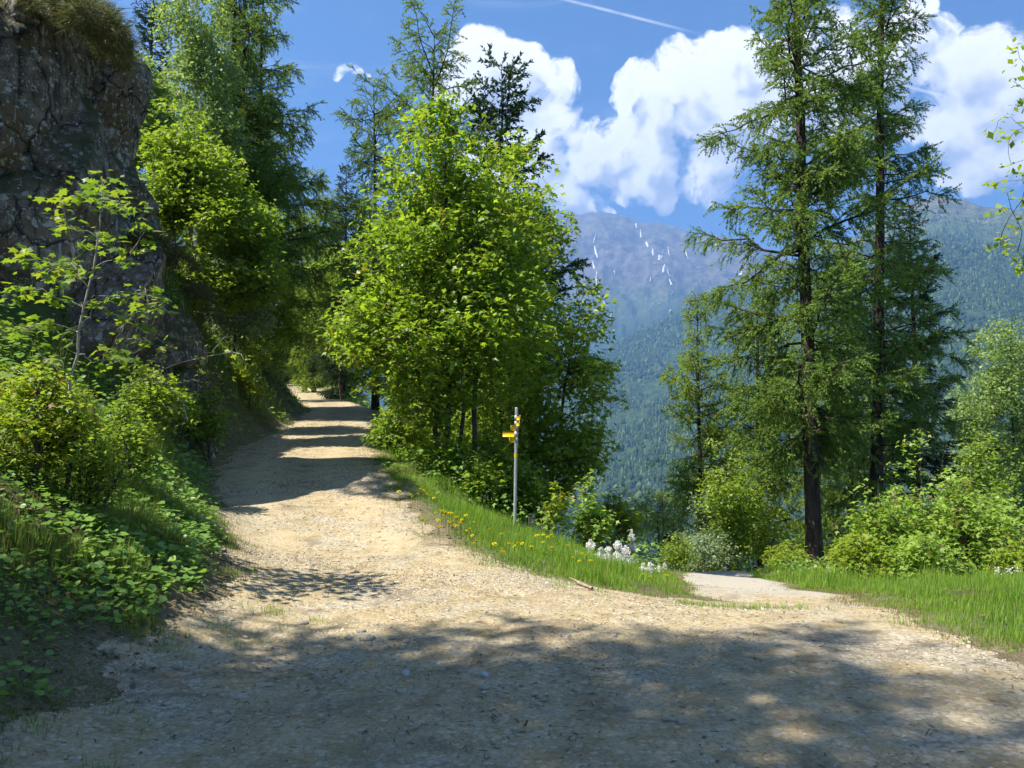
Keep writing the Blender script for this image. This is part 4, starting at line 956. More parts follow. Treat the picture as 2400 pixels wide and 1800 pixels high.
tall('leafy_tree', 'green tree on the outer side of the road bend', 790, 38, 560, [(790, 660, 70, 90), (770, 760, 60, 70), (850, 780, 60, 80)], 'broad', 'bark_grey', 47, 800, 9, .15, LOBED, .17, base_px=800, droop=.3, flat=.5)
# bushes round the maple
G3 = 'bushes under the maple'
shrub('hazel_bush', 'leafy bush left of the maple stems by the road', 950, 1040, 19.5, 870, 80, 'maple', 51, LOBED, .13, 420, 8, .12, group=G3)
shrub('hazel_bush', 'shaded bush right of the maple stems', 1150, 1180, 17.5, 1000, 75, 'maple_dark', 53, LOBED, .13, 300, 7, .12, group=G3)
shrub('hazel_bush', 'shaded low bush behind the signpost foot', 1240, 1225, 17, 1090, 80, 'maple_dark', 54, LOBED, .13, 300, 7, .12, group=G3)
shrub('hazel_bush', 'leafy suckers round the foot of the maple stems', 1030, 1130, 16.5, 960, 65, 'maple', 154, LOBED, .12, 190, 7, .12, group=G3)
shrub('hazel_bush', 'low leafy growth between maple stems and signpost', 1130, 1190, 16.2, 1060, 60, 'maple_dark', 155, LOBED, .12, 170, 7, .12, group=G3)
shrub('hazel_bush', 'dark bush behind the maple stems', 1040, 1100, 21.5, 900, 110, 'maple_dark', 151, LOBED, .15, 420, 8, .15, group=G3)
shrub('hazel_bush', 'dark bush behind the signpost head', 1170, 1130, 23, 920, 110, 'maple_dark', 152, LOBED, .15, 420, 8, .15, group=G3)
shrub('hazel_bush', 'bush on the steep edge left behind the maple', 975, 1050, 24, 880, 75, 'maple_dark', 153, LOBED, .15, 320, 8, .15, group=G3)
shrub('maple_sapling', 'pale green sapling with hanging leaves right of the signpost', 1385, 1290, 16, 1105, 42, 'sapling', 55, LOBED, .13, 190, 6, .09, group=G3, cat='sapling', nst=2, narrow=.9)
shrub('maple_sapling', 'reddish-yellow young sapling between signpost and pale sapling', 1300, 1270, 15.8, 1125, 28, 'young', 56, LOBED, .12, 70, 5, .07, group=G3, cat='sapling', nst=2, narrow=.9)
shrub('leafy_bush', 'green bush at the valley edge right of the pale sapling', 1450, 1310, 17.5, 1150, 60, 'maple_dark', 57, LOBED, .12, 300, 7, .12, group=G3)
shrub('leafy_bush', 'pale tangled bush on the bank beyond the roadside grass', 620, 860, 27, 760, 60, 'broad', 58, LOBED, .11, 260, 7, .12)
# branches of a young ash entering from the right, its trunk outside the picture
def ash_right():
    base = at(2700, 1300, 12.5); base = (base.x, base.y, g(base.x, base.y))
    st = [stem([(0, 0, -.3), (-.05, 0, 3), (-.1, .1, 6), (0, .1, 9.5)], 14, .03, 9)]
    pts = [(2385, 112), (2400, 150), (2375, 190), (2350, 275), (2390, 240), (2330, 310), (2365, 325), (2400, 300), (2370, 385), (2335, 430), (2360, 450), (2395, 470), (2345, 490), (2390, 530), (2400, 410),
           (2360, 560), (2385, 590), (2345, 575), (2400, 620), (2450, 200), (2480, 300), (2500, 400), (2470, 500), (2520, 150), (2550, 300), (2560, 450), (2600, 200), (2600, 380), (2490, 60), (2560, 30), (2640, 100)]
    rg = np.random.default_rng(12)
    tips = np.array([loc_(px, py, 12.2 + rg.uniform(-.5, .5), base) for px, py in pts])
    broadleaf('ash_tree', 'sparse young leaves on thin branches reaching in from the right edge', 'tree', base, st, None, 0, 12, .085, .13, OVATE, (M['bark_grey'], M['young']), 13, None, .004, 0, .35, .5, up=.3, tips=tips)
ash_right()

# ------------------------------------------------------------------ left bank: sapling with leaves one by one, bush, branch
def left_sapling():
    b = at(165, 1000, 7.2); base = (b.x, b.y, g(b.x, b.y)); o = empty('maple_sapling', base)
    prop(o, 'slender sapling with tiers of bright leaves in front of the rock', 'sapling')
    P = lambda px, py, d: np.array(loc_(px, py, d, base))
    st = [stem([P(160, 1130, 7.2), P(168, 870, 7.2), P(200, 700, 7.15), P(235, 540, 7.1), P(240, 425, 7.1)], 14, .008, 3)]
    rg = np.random.default_rng(31)
    tiers = [(240, 425, 40), (215, 455, 55), (150, 470, 45), (300, 490, 55), (270, 470, 40), (165, 520, 45), (330, 545, 60), (230, 560, 50), (70, 605, 50), (110, 640, 60), (150, 620, 40), (300, 600, 60), (60, 680, 50), (120, 690, 60), (200, 640, 45),
             (340, 690, 60), (280, 690, 50), (365, 710, 40), (200, 720, 55), (40, 770, 60), (100, 760, 60), (160, 790, 50), (300, 750, 50), (260, 820, 60), (340, 800, 40), (230, 850, 50), (120, 850, 60), (60, 870, 50), (300, 850, 40)]
    tips = np.array([P(px + rg.normal(0, 12), py + rg.normal(0, 8), 7.1 + rg.uniform(-.55, .45)) for px, py, w_ in tiers for _ in range(4)])
    P4, R4, td, sr = grow(rg, st, tips, .0028, .5)
    wood = MB(); v, f = tubes(P4, R4, 4); wood.put(v, f); v, f = tubes(st[0][None], np.maximum(sr[0], .006)[None] * .8, 8); wood.put(v, f)
    add('trunk', wood.mesh('trunk', True), M['bark_pale'], o)
    lm = mesh_from('leaf', LOBED5[0], LOBED5[1]); lm.materials.append(M['leaf1'])
    lms = [lm]
    for nm in ('leaf2', 'leaf3'):
        l2 = lm.copy(); l2.materials.clear(); l2.materials.append(M[nm]); lms.append(l2)
    n = 298
    for i in range(n):
        k = i % len(tips); p = tips[k] + rg.normal(0, 1, 3) * np.array([.075, .075, .03])
        a = rg.uniform(0, 6.28); X = np.array([math.cos(a), math.sin(a), rg.normal(-.3, .25)]) + td[k] * .5
        Nn = np.array([rg.normal(0, .35), rg.normal(0, .35), 1.0])
        Mx = frames(X[None], Nn[None])[0]
        l = add('leaf', lms[int(rg.integers(0, 3))], None, o)
        l.matrix_local = Matrix.Translation(p) @ Matrix(Mx.tolist()).to_4x4() @ Matrix.Scale(float(rg.uniform(.07, .135)), 4)
    k2 = rg.integers(0, len(tips), 420)
    v, f = leaves(rg, tips[k2], td[k2], 1, .085, .075, LOBED5, .3, .6); fo = add('foliage', mesh_from('foliage', v, f), M['leaf1'], o); fo['kind'] = 'stuff'
def solid_leaf(name, c):
    return leaf_mat(name, c, [x * 1.3 for x in c], (1.6, 1.55, .8), .48, .42, .4)
M['leaf1'] = solid_leaf('sapling_leaf_bright', (.135, .21, .022)); M['leaf2'] = solid_leaf('sapling_leaf_green', (.09, .165, .025)); M['leaf3'] = solid_leaf('sapling_leaf_yellow', (.18, .225, .025))
left_sapling()
shrub('leafy_bush', 'dense yellow-green bush at the left picture edge on the bank', 90, 1090, 6.6, 860, 150, 'young', 61, LOBED, .055, 620, 9, .06, bark='bark_grey', depth=.55)
shrub('leafy_bush', 'olive twiggy bush on the bank right of the yellow-green bush', 215, 1120, 7.0, 940, 85, 'broad', 62, OVATE, .04, 420, 9, .05, bark='bark_grey', depth=.4)
shrub('leafy_bush', 'shaded bush at the foot of the dark rock overhang', 400, 1010, 13.2, 880, 70, 'broad', 63, LOBED, .08, 260, 7, .08)
shrub('leafy_bush', 'bush against the rock face behind the slender sapling', 345, 1000, 11.2, 850, 85, 'broad', 66, LOBED, .075, 320, 7, .08)
shrub('leafy_bush', 'bush where the rock foot meets the road bank', 490, 1000, 16.0, 890, 55, 'broad', 67, LOBED, .09, 240, 7, .09)
shrub('leafy_bush', 'sunlit bush growing from the bank behind the rock', 585, 900, 22.5, 790, 55, 'young', 64, LOBED, .10, 260, 7, .1)
shrub('leafy_bush', 'low leafy bush under the slender sapling', 290, 1060, 8.6, 930, 75, 'broad', 65, LOBED, .06, 300, 7, .06)
def leaning_branch():
    base = tuple(at(215, 960, 7.4)); o = empty('leaning_branch', base); prop(o, 'thin pale branch leaning right from the bank bushes across the dark rock', 'branch')
    P = lambda px, py, d: np.array(loc_(px, py, d, base)); rg = np.random.default_rng(4)
    st = [stem([P(215, 960, 7.4), P(330, 890, 7.5), P(430, 845, 7.6), P(545, 825, 7.7)], 9, .01, 1), stem([P(330, 890, 7.5), P(390, 900, 7.5), P(430, 945, 7.45), P(440, 985, 7.4)], 7, .01, 2)]
    tips = np.array([P(px, py, 7.5 + rg.uniform(-.2, .2)) for px, py in [(360, 840), (400, 815), (460, 800), (500, 820), (540, 790), (575, 850), (470, 870), (430, 880), (520, 880), (410, 960), (440, 990), (350, 960), (300, 920), (560, 830), (480, 850), (330, 870), (420, 930)]])
    P4, R4, td, sr = grow(rg, st, tips, .002, .2)
    wood = MB(); v, f = tubes(P4, R4, 4); wood.put(v, f)
    for s, r in zip(st, sr): v, f = tubes(s[None], np.maximum(r, .004)[None], 6); wood.put(v, f)
    add('twig', wood.mesh('twig', True), M['bark_pale'], o)
    v, f = leaves(rg, tips, td, 7, .07, .06, LOBED, .3, .5); add('foliage', mesh_from('foliage', v, f), M['young'], o)
leaning_branch()

# ------------------------------------------------------------------ signpost
def box(mb, c, h, M3=None):
    c = np.array(c, float); V = np.array([(sx * h[0], sy * h[1], sz * h[2]) for sx in (-1, 1) for sy in (-1, 1) for sz in (-1, 1)])
    if M3 is not None: V = V @ np.array(M3).T
    mb.put(V + c, [(0, 1, 3, 2), (4, 6, 7, 5), (0, 4, 5, 1), (2, 3, 7, 6), (0, 2, 6, 4), (1, 5, 7, 3)])
def signpost():
    foot = at(1206.4, 1243, 15); base = Vector((foot.x, foot.y, g(foot.x, foot.y)))
    top = at(1210.8, 956, 15)
    o = empty('signpost', base); prop(o, 'grey steel hiking signpost with small yellow direction plates', 'signpost')
    ax = top - base; H = ax.length; rot = ax.to_track_quat('Z', 'Y').to_euler()
    mb = MB(); n = 12; zz_ = np.linspace(-.4, H, 3)
    v, f = tubes(np.c_[np.zeros(3), np.zeros(3), zz_][None], np.full((1, 3), .031), n); mb.put(v, f)
    post = add('post', mb.mesh('post', True), M['galv'], o); post.rotation_euler = rot
    mb = MB(); v, f = tubes(np.array([[(0, 0, H - .012), (0, 0, H + .004), (0, 0, H + .006)]], float), np.array([[.033, .033, .001]]), n); mb.put(v, f)
    add('cap', mb.mesh('cap'), M['galv'], post)
    def zat(cy_): return (cy_ - 165) / 4.606 / F * 15
    def plate(y0, y1, dirx, diry, ln, arrow=False):
        z = H - (zat(y0) + zat(y1)) / 2; hh = (zat(y1) - zat(y0)) / 2 - .003
        a = math.atan2(diry, dirx); off = .036
        mbp = MB(); t = .004; tipl = hh if arrow else 0
        out2 = [(off - .02, -hh), (off + ln - tipl, -hh), (off + ln, 0), (off + ln - tipl, hh), (off - .02, hh)]
        V = [(x, -t, zc) for x, zc in out2] + [(x, t, zc) for x, zc in out2]
        mbp.put(np.array(V), [(i, (i + 1) % 5, 5 + (i + 1) % 5, 5 + i) for i in range(5)], [tuple(range(5))], [tuple(range(9, 4, -1))])
        pl = add('direction_plate', mbp.mesh('direction_plate'), M['sign_yellow'], o)
        pl.location = (ax.x * z / H + .0, ax.y * z / H, z); pl.rotation_euler = (0, 0, a)
        mbc = MB(); v, f = tubes(np.array([[(0, 0, -hh * .9), (0, 0, -hh * .89), (0, 0, hh * .89), (0, 0, hh * .9)]]), np.array([[.031, .041, .041, .031]]), 10); mbc.put(v, f); br = add('clamp', mbc.mesh('clamp', True), M['galv'], pl)
        # clamp is a sleeve round the post end of the plate
        return pl
    plate(243, 300, .14, -.99, .42); plate(305, 362, .12, -.99, .42)
    plate(352, 412, -.24, -.97, .40); plate(415, 480, -.50, .87, .50); plate(480, 537, -.30, -.95, .40)
    mb = MB(); zc = H - zat(680); v, f = tubes(np.array([[(0, 0, zc - .035), (0, 0, zc + .035)]], float), np.full((1, 2), .0335), n); mb.put(v, f)
    tm = add('trail_marker', mb.mesh('trail_marker', True), M['sign_yellow'], post); tm['label'] = 'yellow trail marker band with a small dark mark'
    mb = MB(); box(mb, (.004, -.034, zc + .004), (.008, .002, .016)); add('dark_mark', mb.mesh('dark_mark'), M['sign_dark'], tm)
signpost()

# ------------------------------------------------------------------ grass, ground cover, flowers, stones
def ground_normal_z(xy): return G(xy)
BLADE = (np.array([(0, -.6, 0), (0, .6, 0), (.34, 0, 1.0)]), [np.array([(0, 1, 2)])])
def blades(rg, xy, h, wd, lean=.5, z=None):
    n = len(xy); th = rg.uniform(0, 6.28, n)
    Mx = np.zeros((n, 3, 3)); c, s = np.cos(th), np.sin(th)
    Mx[:, 0, 0] = c; Mx[:, 0, 1] = -s; Mx[:, 1, 0] = s; Mx[:, 1, 1] = c; Mx[:, 2, 2] = 1
    lx = rg.uniform(.2, 1.6, n) * lean
    zz = (zg(xy)[0] if z is None else z) - .012
    return scatter(BLADE[0], BLADE[1], Mx, np.c_[h * lx * 1.2, wd, h], np.c_[xy, zz])
def area(rg, x0, x1, y0, y1, n): return np.c_[rg.uniform(x0, x1, n), rg.uniform(y0, y1, n)]
def grass_field(name, label, parts, mat, seed):
    rg = np.random.default_rng(seed); mb = MB()
    for (x0, x1, y0, y1, n, hmin, hmax, wd, keepf) in parts:
        xy = area(rg, x0, x1, y0, y1, n); s = way_sd(xy)
        dens = sstep(-.30, .35, s) * keepf(xy, s) * (0.45 + 1.0 * sstep(.32, .6, fbm(xy * 1.7, 4, seed + 1)))
        k = rg.random(n) < dens; xy = xy[k]; s = s[k]
        hgt = (hmin + (hmax - hmin) * rg.random(len(xy)) ** 1.6 * 1.25) * (0.35 + 0.65 * sstep(0, .9, s)) * (0.15 + 1.7 * sstep(.25, .8, fbm(xy * 2.0, 4, seed + 2)))
        v, f = blades(rg, xy, hgt, wd * rg.uniform(.6, 1.3, len(xy)), .8); mb.put(v, *f)
    o = add(name, mb.mesh(name), M[mat]); prop(o, label, 'grass', kind='stuff')
one = lambda xy, s: np.ones(len(xy))
def verge_keep(xy, s):       # the strip between road and path; thins out into the dark undergrowth
    p = poly_sd([(-2.6, 15.5), (-1.67, 12.5), (-1, 10.5), (0, 9.1), (.9, 8.4), (2.1, 8.7), (3.2, 14), (4.3, 20), (5.5, 25), (4.6, 25), (2.6, 17.3), (1.9, 15.6), (0.3, 15.6), (-1.7, 16), (-2.6, 18.5), (-3.3, 22), (-4.1, 27), (-5, 31), (-9, 42), (-14, 57), (-16, 57), (-11, 45), (-6, 32), (-4.6, 24), (-3.6, 19)], xy)
    return sstep(.5, 0, p)
grass_field('grass', 'bright green grass on the verge between road and footpath',
            [(-4, 5.8, 8, 18, 230000, .05, .165, .008, verge_keep), (-4.5, 6, 17, 27, 22000, .12, .28, .013, verge_keep), (-16, -3, 22, 58, 32000, .2, .4, .03, verge_keep)], 'grass', 61)
def right_keep(xy, s): return (.25 + .75 * sstep(.35, .6, fbm(xy * .8, 3, 5) + .25 * sstep(6.5, 9, xy[:, 1]))) * sstep(3.1, 3.7, xy[:, 0]) * (1 - .8 * sstep(16.5, 18.5, xy[:, 1]) * (xy[:, 0] > 9.0)) * (xy[:, 0] > 3.0 + 0.16 * (xy[:, 1] - 6))
grass_field('grass', 'green meadow grass along the right side of the footpath',
            [(3, 11, 5.2, 15, 210000, 
             .04, .125, .007, right_keep), (5, 15, 13, 29, 80000, .10, .24, .014, right_keep)], 'grass', 62)
def bank_keep(xy, s): return (xy[:, 0] < -2) * sstep(-7.2, -6, xy[:, 0] + .25 * (xy[:, 1] - 10))
grass_field('grass', 'rough grass on the left bank below the rock', [(-7, -2, 3, 16, 150000, .05, .20, .009, bank_keep), (-6, -2.2, 7.2, 10.5, 40000, .08, .26, .008, bank_keep), (-4, -2, 2.8, 7, 34000, .06, .17, .007, bank_keep), (-16, -6, 16, 46, 70000, .12, .34, .022, lambda xy, s: (s < 3.0) * (xy[:, 0] < -5.5) * 1.0)], 'grass_dark', 63)
# thin tufts growing on the road itself
def tufts():
    rg = np.random.default_rng(64); mb = MB()
    spots = [(2.2 + rg.normal(0, .35), 7.6 + rg.normal(0, .10), .09) for _ in range(26)] + [(rg.uniform(3.0, 4.2), rg.uniform(5.4, 7.2), .13) for _ in range(26)] + [(-2.1 + rg.normal(0, .2), rg.uniform(3.6, 7), .1) for _ in range(16)] + [(rg.uniform(-1.4, 1.4), 0, .08) for _ in range(30)]
    for i, (x, y, h) in enumerate(spots):
        if y == 0: y = np.interp(x, [-1.67, -1, 0, .9, 2.1], [12.5, 10.5, 9.1, 8.4, 8.7]) - abs(rg.normal(0, .35))
        n = int(rg.integers(14, 40)); xy = np.c_[rg.normal(x, .07, n), rg.normal(y, .06, n)]
        zt = np.maximum(zg(xy)[0], road_z(xy)[0])
        v, f = blades(rg, xy, rg.uniform(.4, 1.1, n) * h, np.full(n, .005), .9, z=zt); mb.put(v, *f)
    o = add('grass', mb.mesh('grass'), M['grass']); prop(o, 'thin grass tufts growing through the gravel of the junction', 'grass', kind='stuff')
tufts()
def fringe():
    rg = np.random.default_rng(66); mb = MB()
    for x0, x1, y0, y1, n in [(-4, 6, 7.8, 18, 60000), (2.8, 9, 5, 15, 50000), (-4.5, -2, 3, 12, 14000)]:
        xy = area(rg, x0, x1, y0, y1, n); sd_ = way_sd(xy); xy = xy[(rg.random(n) < sstep(-.42, -.05, sd_) * sstep(.5, .1, sd_) * (.25 + sstep(.4, .6, fbm(xy * 2.2, 3, 12))))]
        v, f = blades(rg, xy, rg.uniform(.02, .07, len(xy)), np.full(len(xy), .006), 1.2, z=np.maximum(zg(xy)[0], road_z(xy)[0])); mb.put(v, *f)
    o = add('grass', mb.mesh('grass'), M['fringe']); prop(o, 'short dry trampled grass fringing the road edges', 'grass', kind='stuff')
M['fringe'] = leaf_mat('dry_fringe_blade', (0.130, 0.130, 0.040), (0.270, 0.230, 0.100), (1.2, 1.2, .8), .3, .7, .1)
fringe()
# overhanging dry turf on the rock
def turf(name, label, lumps, n, hmin, hmax, seed, mat='drygrass'):
    rg = np.random.default_rng(seed); mb = MB()
    for c, rad in lumps:
        m_ = n // len(lumps); D = rg.normal(0, 1, (m_, 3)); D[:, 2] = np.abs(D[:, 2]) * .8 - .25; D /= np.linalg.norm(D, axis=1, keepdims=True)
        lump = .6 + .8 * fbm(D * 2.2 + seed, 3, seed)
        P = np.array(c) + D * np.array(rad) * lump[:, None] * rg.uniform(.6, 1.0, (m_, 1))
        up = D * .9 + rg.normal(0, .45, (m_, 3)); up[:, 2] += rg.uniform(-.9, .35, m_)
        Z = up / np.linalg.norm(up, axis=1, keepdims=True); X = np.cross(rg.normal(0, 1, (m_, 3)), Z); X /= np.linalg.norm(X, axis=1, keepdims=True); Y = np.cross(Z, X)
        h = hmin + (hmax - hmin) * rg.random(m_) ** 2
        v, f = scatter(BLADE[0], BLADE[1], np.stack([X, Y, Z], 2), np.c_[h * rg.uniform(.2, 1.2, m_), rg.uniform(.006, .014, m_), h], P); mb.put(v, *f)
    o = add(name, mb.mesh(name), M[mat]); prop(o, label, 'grass', kind='stuff')
M['turf'] = leaf_mat('turf_blade', (0.045, 0.070, 0.020), (0.130, 0.140, 0.045), (1.3, 1.3, 0.8), 0.35, 0.6, 0.2, (0.19, 0.15, 0.08), 0.25)
turf('turf', 'shaggy turf hanging over the top edge of the rock', [(at(225, 60, 11.6), (.42, .6, .32)), (at(190, 25, 12.2), (.5, .7, .3)), (at(255, 95, 12.6), (.3, .6, .35)), (at(120, 10, 11.9), (.5, .7, .22)), (at(262, 130, 13.4), (.25, .5, .3))], 12000, .08, .30, 71, 'turf')
turf('turf', 'brown dead grass draped over the lower rock shoulder', [(at(385, 585, 14.6), (.3, .8, .25)), (at(350, 570, 14.0), (.35, .5, .2)), (at(430, 620, 15.3), (.25, .6, .25))], 3600, .08, .26, 72)
turf('turf', 'dry brown grass on the edge of the dark overhang', [(at(465, 690, 15.6), (.22, .5, .25)), (at(495, 750, 16.2), (.2, .5, .3))], 2400, .08, .26, 73)
# leafy ground cover on the left bank
def cover():
    rg = np.random.default_rng(81); mb = MB()
    for (x0, x1, y0, y1, n, smin, smax, lift) in [(-7, -2.2, 3, 16, 18000, .015, .075, .16), (-5, -2.2, 2.8, 7.5, 5000, .015, .055, .10), (-3.6, -2.3, 5.4, 7.2, 700, .04, .085, .16), (-5, -3, 7.4, 10, 2200, .04, .09, .22), (-16, -6, 16, 45, 12000, .06, .15, .35), (-8, -5, 9, 18, 4200, .045, .10, .4)]:
        xy = area(rg, x0, x1, y0, y1, n); s = way_sd(xy); k = (s > .12) & (s < 5) & (rg.random(n) < .40 + 1.1 * sstep(.38, .6, fbm(xy * 1.5, 3, 17))) & (xy[:, 0] < -2)
        xy = xy[k]; m_ = len(xy); a = rg.uniform(0, 6.28, m_)
        X = np.c_[np.cos(a), np.sin(a), rg.normal(-.1, .25, m_)]; Nn = np.c_[rg.normal(0.15, .3, m_), rg.normal(-.15, .3, m_), np.ones(m_)]
        v, f = scatter(ROUND[0], ROUND[1], frames(X, Nn), rg.uniform(smin, smax, m_), np.c_[xy, zg(xy)[0] + rg.uniform(.02, lift, m_)]); mb.put(v, *f)
    o = add('ground_cover', mb.mesh('ground_cover'), M['cover']); prop(o, 'low round-leaved plants covering the shaded left bank', 'plants', kind='stuff')
    # undergrowth on the steep side below the maple and along the right thicket
    mb = MB()
    for (x0, x1, y0, y1, n, smin, smax, lift, f_) in [(-4.5, 5, 15.2, 30, 9000, .07, .14, .6, lambda xy: way_sd(xy) > .5), (4, 20, 14, 34, 9000, .06, .13, .5, lambda xy: (way_sd(xy) > .8) & (xy[:, 0] > 8 - .05 * xy[:, 1]) & (xy[:, 1] > 15.5)), (-30, -5, 45, 100, 5000, .15, .3, .9, lambda xy: way_sd(xy) > .8)]:
        xy = area(rg, x0, x1, y0, y1, n); xy = xy[f_(xy)]; m_ = len(xy); a = rg.uniform(0, 6.28, m_)
        X = np.c_[np.cos(a), np.sin(a), rg.normal(-.2, .3, m_)]; Nn = np.c_[rg.normal(0, .45, m_), rg.normal(-.2, .45, m_), np.ones(m_)]
        v, f = scatter(LOBED[0], LOBED[1], frames(X, Nn), rg.uniform(smin, smax, m_), np.c_[xy, zg(xy)[0] + rg.uniform(.02, lift, m_)]); mb.put(v, *f)
    o = add('undergrowth', mb.mesh('undergrowth'), M['cover']); prop(o, 'low leafy undergrowth below the maple and the larches', 'plants', kind='stuff')
cover()

def litter():
    rg = np.random.default_rng(85); mb = MB()
    for x0, x1, y0, y1, n in [(-5.5, -1.9, 2.8, 9, 9000), (-8, -4, 9, 18, 1800), (3, 9, 5, 14, 900)]:
        xy = area(rg, x0, x1, y0, y1, n); sd_ = way_sd(xy); xy = xy[(sd_ > -.25) & (rg.random(n) < sstep(-.3, .2, sd_))]; m_ = len(xy); a = rg.uniform(0, 6.28, m_)
        X = np.c_[np.cos(a), np.sin(a), rg.normal(0, .3, m_)]; Nn = np.c_[rg.normal(0, .4, (m_, 2)), np.ones(m_)]
        v, f = scatter(OVATE[0], OVATE[1], frames(X, Nn), rg.uniform(.02, .06, m_), np.c_[xy, np.maximum(zg(xy)[0], road_z(xy)[0]) + rg.uniform(.004, .03, m_)]); mb.put(v, *f)
    o = add('leaf_litter', mb.mesh('leaf_litter'), M['litter']); prop(o, 'dry brown leaf litter along the road edges', 'leaves', kind='stuff')
M['litter'] = leaf_mat('dry_leaf', (0.090, 0.060, 0.034), (0.250, 0.185, 0.115), (1, 1, 1), .15, .8, .1)
litter()
def dandelions():
    rg = np.random.default_rng(91)
    mb = MB(); v, f = tubes(np.array([[(0, 0, 0), (.01, 0, .12), (.015, .005, .24)]]), np.full((1, 3), .0028), 4); mb.put(v, f); sm = mb.mesh('stem'); sm.materials.append(M['stem'])
    mb = MB(); n = 12
    for k, (r, z, rr) in enumerate([(.030, .004, .0), (.022, .012, .26), (.012, .016, .5)]):
        for i in range(n):
            a = 2 * math.pi * (i + rr) / n; c, s = math.cos(a), math.sin(a); w_ = .0075
            mb.put([(0, 0, 0), (c * r * .7 - s * w_, s * r * .7 + c * w_, z), (c * r, s * r, z), (c * r * .7 + s * w_, s * r * .7 - c * w_, z)], [(0, 1, 2, 3)])
    hm = mb.mesh('flower_head'); hm.materials.append(M['yellow_petal'])
    c5 = lambda x, y: (700 + x / 2.458, 850 + y / 2.458)
    P5 = [(580, 760), (650, 775), (700, 745), (720, 750), (740, 752), (745, 775), (775, 790), (800, 760), (690, 760), (640, 770), (715, 900), (790, 870), (820, 870), (835, 878), (850, 880), (862, 888), (885, 875), (885, 885), (800, 910), (805, 925), (865, 915), (875, 925), (890, 915), (905, 905), (915, 910), (935, 905), (905, 950), (905, 960), (940, 945), (965, 965), (990, 960), (1010, 940), (965, 890), (815, 968), (1000, 995), (1105, 970), (1030, 1025), (1015, 1050),
          (1175, 1003), (1175, 1085), (1180, 1095), (1210, 1055), (1240, 1065), (1265, 1045), (1280, 1050), (1135, 1060), (1365, 1010), (1385, 1000), (1410, 1000), (1430, 1003), (1450, 1005), (1470, 1003), (1405, 1035), (1350, 1075), (1480, 1045), (1465, 1065), (1465, 1085), (1555, 1055), (1590, 1130), (1610, 1140), (1630, 1115), (1690, 1165), (1665, 1130), (1995, 1258), (2125, 1262), (2030, 1240)]
    for i, (cx, cy_) in enumerate(P5):
        px, py = c5(cx, cy_)
        # walk along the ray until it meets the ground plus flower height
        dd = np.linspace(8.2, 22, 500); pts = np.array([at(px, py, d) for d in dd]); hz = G(pts[:, :2]) + .22
        k = int(np.argmax(pts[:, 2] < hz)); 
        if pts[k, 2] >= hz[k]: continue
        x, y = pts[k, :2]; z = g(x, y)
        o = empty('dandelion', (x, y, z - .02), rg.uniform(0, 6.28), float(rg.uniform(.95, 1.2)))
        prop(o, 'yellow dandelion flower in the grass of the verge', 'flower', 'dandelions on the verge')
        add('stem', sm, None, o); h = add('flower_head', hm, None, o, (.015, .005, .24)); h.rotation_euler = (rg.normal(.25, .25), rg.normal(-.2, .25), 0); s_ = float(rg.uniform(.8, 1.15)); h.scale = (s_, s_, s_)
dandelions()
